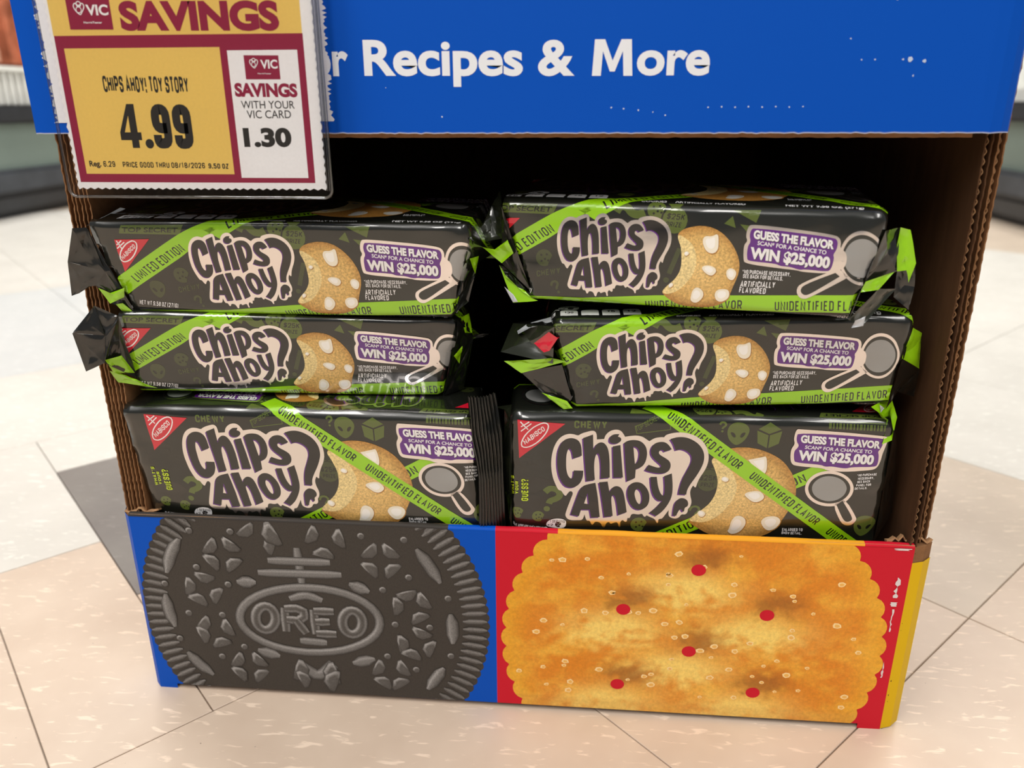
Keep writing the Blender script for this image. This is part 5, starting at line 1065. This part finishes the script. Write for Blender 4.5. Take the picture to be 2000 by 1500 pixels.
# header board
def header():
    prof = [(-.2440, .0), (-.2436, -.0078), (-.20, -.008), (.2230, -.008), (.2290, -.0076), (.2345, -.0062), (.2388, -.0035), (.2412, .0005)]
    V = []; F = []; n = len(prof); K_ = 1
    xs = []
    for i in range(n-1):
        k = max(1, int(abs(prof[i+1][0]-prof[i][0])/.0022))
        for q in range(k): xs.append((prof[i][0]+(prof[i+1][0]-prof[i][0])*q/k, prof[i][1]+(prof[i+1][1]-prof[i][1])*q/k))
    xs.append(prof[-1])
    for x, y in xs:
        z = .3606+.0005*noise.noise(Vector((x*300, 0, 0)))
        V += [(x, y, z), (x, y, z+.0007), (x, y, .80)]
    n = len(xs)
    for i in range(n-1): F += [(3*i+1, 3*i+4, 3*i+5, 3*i+2), (3*i, 3*i+3, 3*i+4, 3*i+1)]
    C_ = []
    for i in range(n): C_ += [lin(206, 208, 214), BLUE, BLUE]
    o = mesh_obj('header_panel', V, F, M['card'], disp, C_)
    md = o.modifiers.new('t', 'SOLIDIFY'); md.thickness = .0035; md.offset = -1
    return o
hd = header()
V = []; F = []
for i in range(141):
    x = -.229+.452*i/140; z = .3586+.0006*noise.noise(Vector((x*220, 4, 0))); V += [(x, -.0043, z), (x, -.0012, z-.0002), (x, -.0043, .80), (x, -.0012, .80)]
for i in range(140): a = 4*i; F += [(a, a+4, a+6, a+2), (a, a+1, a+5, a+4), (a+1, a+3, a+7, a+5)]
mesh_obj('header_liner', V, F, M['kraft'], disp)
ht_ = btext('Recipes &', *HEAD['rec'], bold=.03)+btext('or', *HEAD['orr'], bold=.03)+btext('ore', *HEAD['ore'], bold=.03)
em = [(0, 0), (.05, 1), (.3, 1), (.5, .42), (.7, 1), (.95, 1), (1, 0), (.78, 0), (.745, .68), (.56, .12), (.44, .12), (.255, .68), (.22, 0)]
e0, e1, e2 = (np.array(v) for v in HEAD['em']); e2 = np.array([e0[0], e2[1]])
ht_ += tess([[tuple(e0+(e1-e0)*a+(e2-e0)*b) for a, b in em]])
flat_art('header_lettering', [(1, 'card', lin(232, 236, 242), ht_)], hd, -.00805)
flecks = []
for (x, z, s) in [(-30.5, 368.5, .5), (-58, 382, .3), (52, 372.5, .5), (58, 372, .5), (65, 371.3, .5), (72, 370.4, .4), (78, 369, .5)]+[(98+i*6.3, 372.5+.2*(i % 2), .45) for i in range(8)]+[(187.5, 393, 1.2), (184.5, 393, .6), (194, 392.2, .9), (190, 386, .5), (172, 393, .4), (178, 418, .5), (166, 393, .4), (160, 402, .4)]:
    flecks += tess([[(x+s*random.uniform(.6, 1.2)*math.cos(a), z+s*random.uniform(.6, 1.2)*math.sin(a)) for a in np.linspace(0, 6.28, 7)[:-1]]])
for tw in (ragged(-231, -210, 366, 450, 90, .16), ragged(-95, -86, 366.5, 450, 90, .3)): flat_art('torn_patch', [(2, 'paper', lin(232, 232, 236), tw)], hd, -.00805)
flat_art('scratch_flecks', [(2, 'paper', lin(190, 205, 230), flecks)], hd, -.00805)['kind'] = 'stuff'

# ------------------------------------------------------------------ packages
for pi, pk in enumerate(PACKS): build_pack(pi, *pk)
# crimped fin folded over the front of the lower left package
V = []; F = []; nu, nv = 64, 30; Lc = [np.array(p) for p in FIN['l']]; Rc = [np.array(p) for p in FIN['r']]
def cur(Q, t):
    t *= len(Q)-1; i = min(int(t), len(Q)-2); return Q[i]+(Q[i+1]-Q[i])*(t-i)
for j in range(nv+1):
    t = j/nv; a, b = cur(Lc, t), cur(Rc, t)
    for i in range(nu+1):
        u = i/nu; p = a+(b-a)*u
        d = 1.1*math.sin(2*math.pi*9*u+2*noise.noise(Vector((u*3, t*4, 0))))*(1 if t < .62 else .55)+2.2*noise.noise(Vector((u*2, t*5, 3)))-3*math.sin(math.pi*u)
        V.append((p[0]*.001, (p[1]+d-2)*.001, p[2]*.001))
for j in range(nv):
    for i in range(nu): a = j*(nu+1)+i; F.append((a, a+nu+1, a+nu+2, a+1))
mesh_obj('end_seal', V, F, M['film'], PACK_ROOT['LL'], [FCOL['K']]*len(V), smooth=True)

# ------------------------------------------------------------------ price sign in its clear sleeve
YS = -.02
sg = empty('price_sign', (-.153, YS, .33)); sg.location = (0, 0, 0)
tag(sg, 'yellow and crimson savings price sign reading 4.99 in a clear plastic sleeve', 'sign')
zz = []; x0, x1, z0, z1 = -217.6, -88.4, 334.0, 455.
npk = 64
ring = [(x0+(x1-x0)*i/npk, z0+(.9 if i % 2 else 0)) for i in range(npk+1)]+[(x1+(.8 if i % 2 else 0), z0+(z1-z0)*i/60) for i in range(1, 61)]+[(x0+(-.8 if i % 2 else 0), z1-(z1-z0)*i/60) for i in range(0, 60)]
MAR = lin(146, 34, 66); YLW = lin(238, 202, 106); PAP = lin(246, 246, 248); INKB = lin(44, 42, 40)
rc = lambda a, b, c, d: tess([[(a, c), (b, c), (b, d), (a, d)]])
pap = flat_art('paper_sheet', [(0, 'paper', PAP, tess([ring]))], sg, YS)
md = pap.modifiers.new('t', 'SOLIDIFY'); md.thickness = .0003; md.offset = -1
flat_art('crimson_frame', [(1, 'paper', MAR, rc(-216.2, -93.4, 337.6, 405.9))], sg, YS)
flat_art('yellow_panel', [(1, 'paper', YLW, rc(-216.4, -93.6, 405.9, 455)), (2, 'paper', YLW, rc(-212.2, -134.5, 341.7, 400.3))], sg, YS)
flat_art('white_panel', [(2, 'paper', PAP, rc(-131, -96.7, 340, 398.8))], sg, YS)
S_ = SIGN
for bx, vc, hh, h, s in (('box1', 'vic', 'ht', 'heart1', 2.9), ('box2', 'vic2', 'ht2', 'heart2', 2.2)):
    h = S_[h][0]
    flat_art('logo_box', [(3, 'paper', MAR, poly(S_[bx], 0)), (4, 'paper', PAP, btext('VIC', *S_[vc], bold=.03)+btext('HarrisTeeter', *S_[hh], bold=.02)),
        (5, 'paper', PAP, ribbon(chaikin([(h[0]+s*a, h[1]+s*b) for a, b in ((-1, .5), (-.6, 1), (0, .4), (.6, 1), (1, .4), (.3, -.6), (0, -.9), (-.7, -.2))], 2), s*.16, True)), (5.5, 'paper', PAP, ribbon(circle(h[0], h[1]+s*.75, s*.4, None, 12), s*.14, True)), (6, 'paper', PAP, ribbon(circle(h[0]-.1*s, h[1]-.1*s, s*.45, None, 12), s*.12, True))], sg, YS)
for k in ('sav', 'sav2'): flat_art('savings_lettering', [(3, 'paper', MAR, btext('SAVINGS', *S_[k], bold=.052))], sg, YS)
four = tess([[(-190.8+10.9*a, 354.3+20.7*b) for a, b in ((.5, 1), (.84, 1), (.84, .36), (1, .36), (1, .18), (.84, .18), (.84, 0), (.5, 0), (.5, .18), (0, .18), (0, .36))], [(-190.8+10.9*a, 354.3+20.7*b) for a, b in ((.5, .36), (.5, .74), (.23, .36))]])
flat_art('price_lettering', [(3, 'paper', INKB, four+stext('99', (-173.6, 354.1), (-153.3, 353.8), (-173.6, 375.0), t=.235, gw=.31, gap=.07, rad=.27)+tess([circle(-176.3, 356.3, 2.2, 2.3, 14)])+stext('CHIPS AHOY! TOY STORY', *S_['chips'], t=.2, gw=.42, gap=.1, rad=.2)+btext('Reg.', S_['reg'][0], (-203.6, 345.3), S_['reg'][2], bold=.03)+stext('6.29', (-202.4, 345.2), (-196.2, 345.1), (-202.4, 348.0), t=.18, gw=.42, gap=.14)+stext('PRICE GOOD THRU 08/18/2026', *S_['good'], t=.18, gw=.42, gap=.14)+stext('9.50 OZ', *S_['oz'], t=.2, gw=.38, gap=.12)
    +btext('WITH YOUR', *S_['withy'], bold=.005)+btext('VIC CARD', *S_['card'], bold=.005)+btext('1.30', *S_['off'], bold=.05))], sg, YS)
# sleeve: two clear sheets and a welded rim
def rrect(x0, x1, z0, z1, r): return [(x0+r-r*math.cos(a), z0+r-r*math.sin(a)) for a in np.linspace(0, math.pi/2, 6)]+[(x1-r+r*math.sin(a), z0+r-r*math.cos(a)) for a in np.linspace(0, math.pi/2, 6)]+[(x1, z1), (x0, z1)]
def sheet(name, y, mat):
    R0 = rrect(-.2222, -.0848, .3305, .456, .004); nx, nz = 24, 20; V = []; F = []
    for j in range(nz+1):
        for i in range(nx+1):
            x = -.2222+.1374*i/nx; z = .3305+.1255*j/nz
            e = min(i, nx-i, j)/3.; V.append((x, y-.0009*min(1, e)*noise.noise(Vector((x*25, z*25, y*100)))-.0006*min(1, e), z))
    for j in range(nz):
        for i in range(nx): a = j*(nx+1)+i; F.append((a, a+1, a+nx+2, a+nx+1))
    mesh_obj(name, V, F, mat, sg, smooth=True)
sheet('sleeve_front', YS-.0018, M['sleeve'])
def rim_tube(path, rad, name):
    cu = bpy.data.curves.new(name, 'CURVE'); cu.dimensions = '3D'; cu.bevel_depth = rad; cu.bevel_resolution = 2
    sp = cu.splines.new('POLY'); sp.points.add(len(path)-1)
    for p, q in zip(sp.points, path): p.co = (*q, 1)
    o = bpy.data.objects.new(name, cu); COL.objects.link(o); cu.materials.append(M['sleeve_rim']); o.parent = sg
    dg = bpy.context.evaluated_depsgraph_get(); me = bpy.data.meshes.new_from_object(o.evaluated_get(dg)); bpy.data.objects.remove(o)
    o = bpy.data.objects.new(name, me); COL.objects.link(o); o.parent = sg
pth = [(-.2222, YS-.0012, .456)]+[(a, YS-.0012, b) for a, b in rrect(-.2222, -.0848, .3305, .456, .004)[:12]]+[(-.0848, YS-.0012, .456)]
rim_tube(pth, .00075, 'sleeve_rim')
for k in (1, 2): rim_tube([(-.0848-.0011*k, YS-.0014, .334), (-.0848-.0011*k, YS-.0014, .456)], .00035, 'sleeve_weld')
box('sign_clip', -.17, -.14, YS-.002, -.0081, .448, .46, M['white_plastic'], sg, .001)

# ------------------------------------------------------------------ refrigerated cases in the background
def case(x, d, y0, y1, label, grille):
    c = empty('refrigerated_case', (x, y0, 0)); c.location = (0, 0, 0); tag(c, label, 'fridge')
    X = lambda a, b: (min(x+d*a, x+d*b), max(x+d*a, x+d*b))
    box('kick_plate', *X(.06, .5), y0, y1, 0, .10, M['black_plastic'], c)
    box('bumper', *X(-.005, .3), y0, y1, .085, .165, M['dark_rubber'], c, .012)
    box('lower_bumper', *X(.02, .3), y0, y1, .02, .08, M['black_plastic'], c, .01)
    box('body_panel', *X(.03, .5), y0, y1, .16, .32, M['grey_steel'], c, .004)
    box('top_rail', *X(.0, .5), y0, y1, .318, .378, M['black_plastic'], c, .008)
    box('deck', *X(.12, .95), y0, y1, .36, .42, M['white_plastic'], c)
    box('back_wall', *X(.9, .95), y0, y1, .4, 1.7, M['white_plastic'], c)
    box('canopy', *X(.1, .95), y0, y1, 1.65, 1.8, M['grey_steel'], c, .01)
    if grille:
        box('grille_back', *X(.10, .11), y0, y1, .378, .50, M['kraft_lt'], c)
        for i in range(44): box('slat', *X(.07, .09), 1.75+i*.036, 1.775+i*.036, .378, .495, M['white_plastic'], c, .004)
        box('grille_rail', *X(.06, .11), y0, y1, .49, .51, M['white_plastic'], c, .004)
    l = bpy.data.lights.new('case_lamp', 'AREA'); l.shape = 'RECTANGLE'; l.size = .08; l.size_y = y1-y0-.4; l.energy = 26; l.color = (1, .97, .93)
    lo = bpy.data.objects.new('case_lamp', l); COL.objects.link(lo); lo.parent = c; lo.location = (x+d*.2, (y0+y1)/2, 1.64)
    return c
case(-1.95, -1, .9, 6.0, 'refrigerated shop case with white slatted rail, behind the display at left', True)
case(1.42, 1, .9, 6.0, 'refrigerated shop case seen past the right edge of the display', False)
M['meat'] = flat_mat('wrapped_meat', lin(188, 116, 88), .25, nscale=9, var=.5, bstr=.3, bdist=.01)
M['meat2'] = flat_mat('wrapped_meat_pale', lin(222, 170, 142), .25, nscale=7, var=.4, bstr=.3, bdist=.01)
for k, (y, z, m_, lb) in enumerate(((2.05, .50, 'meat', 'reddish brown wrapped food pack, nearest in the left case'), (2.42, .52, 'meat2', 'pale pink wrapped food pack, next along in the left case'), (2.80, .50, 'meat', 'reddish brown wrapped food pack, farthest in the left case'))):
    fp = empty('food_pack', (0, 0, 0)); tag(fp, lb, 'food pack', 'wrapped food packs in the left case')
    box('tray', -2.35, -2.08, y-.16, y+.16, .42, .47, M['white_plastic'], fp, .015)
    box('contents', -2.34, -2.09, y-.15, y+.15, .47, .86, M[m_], fp, .06)
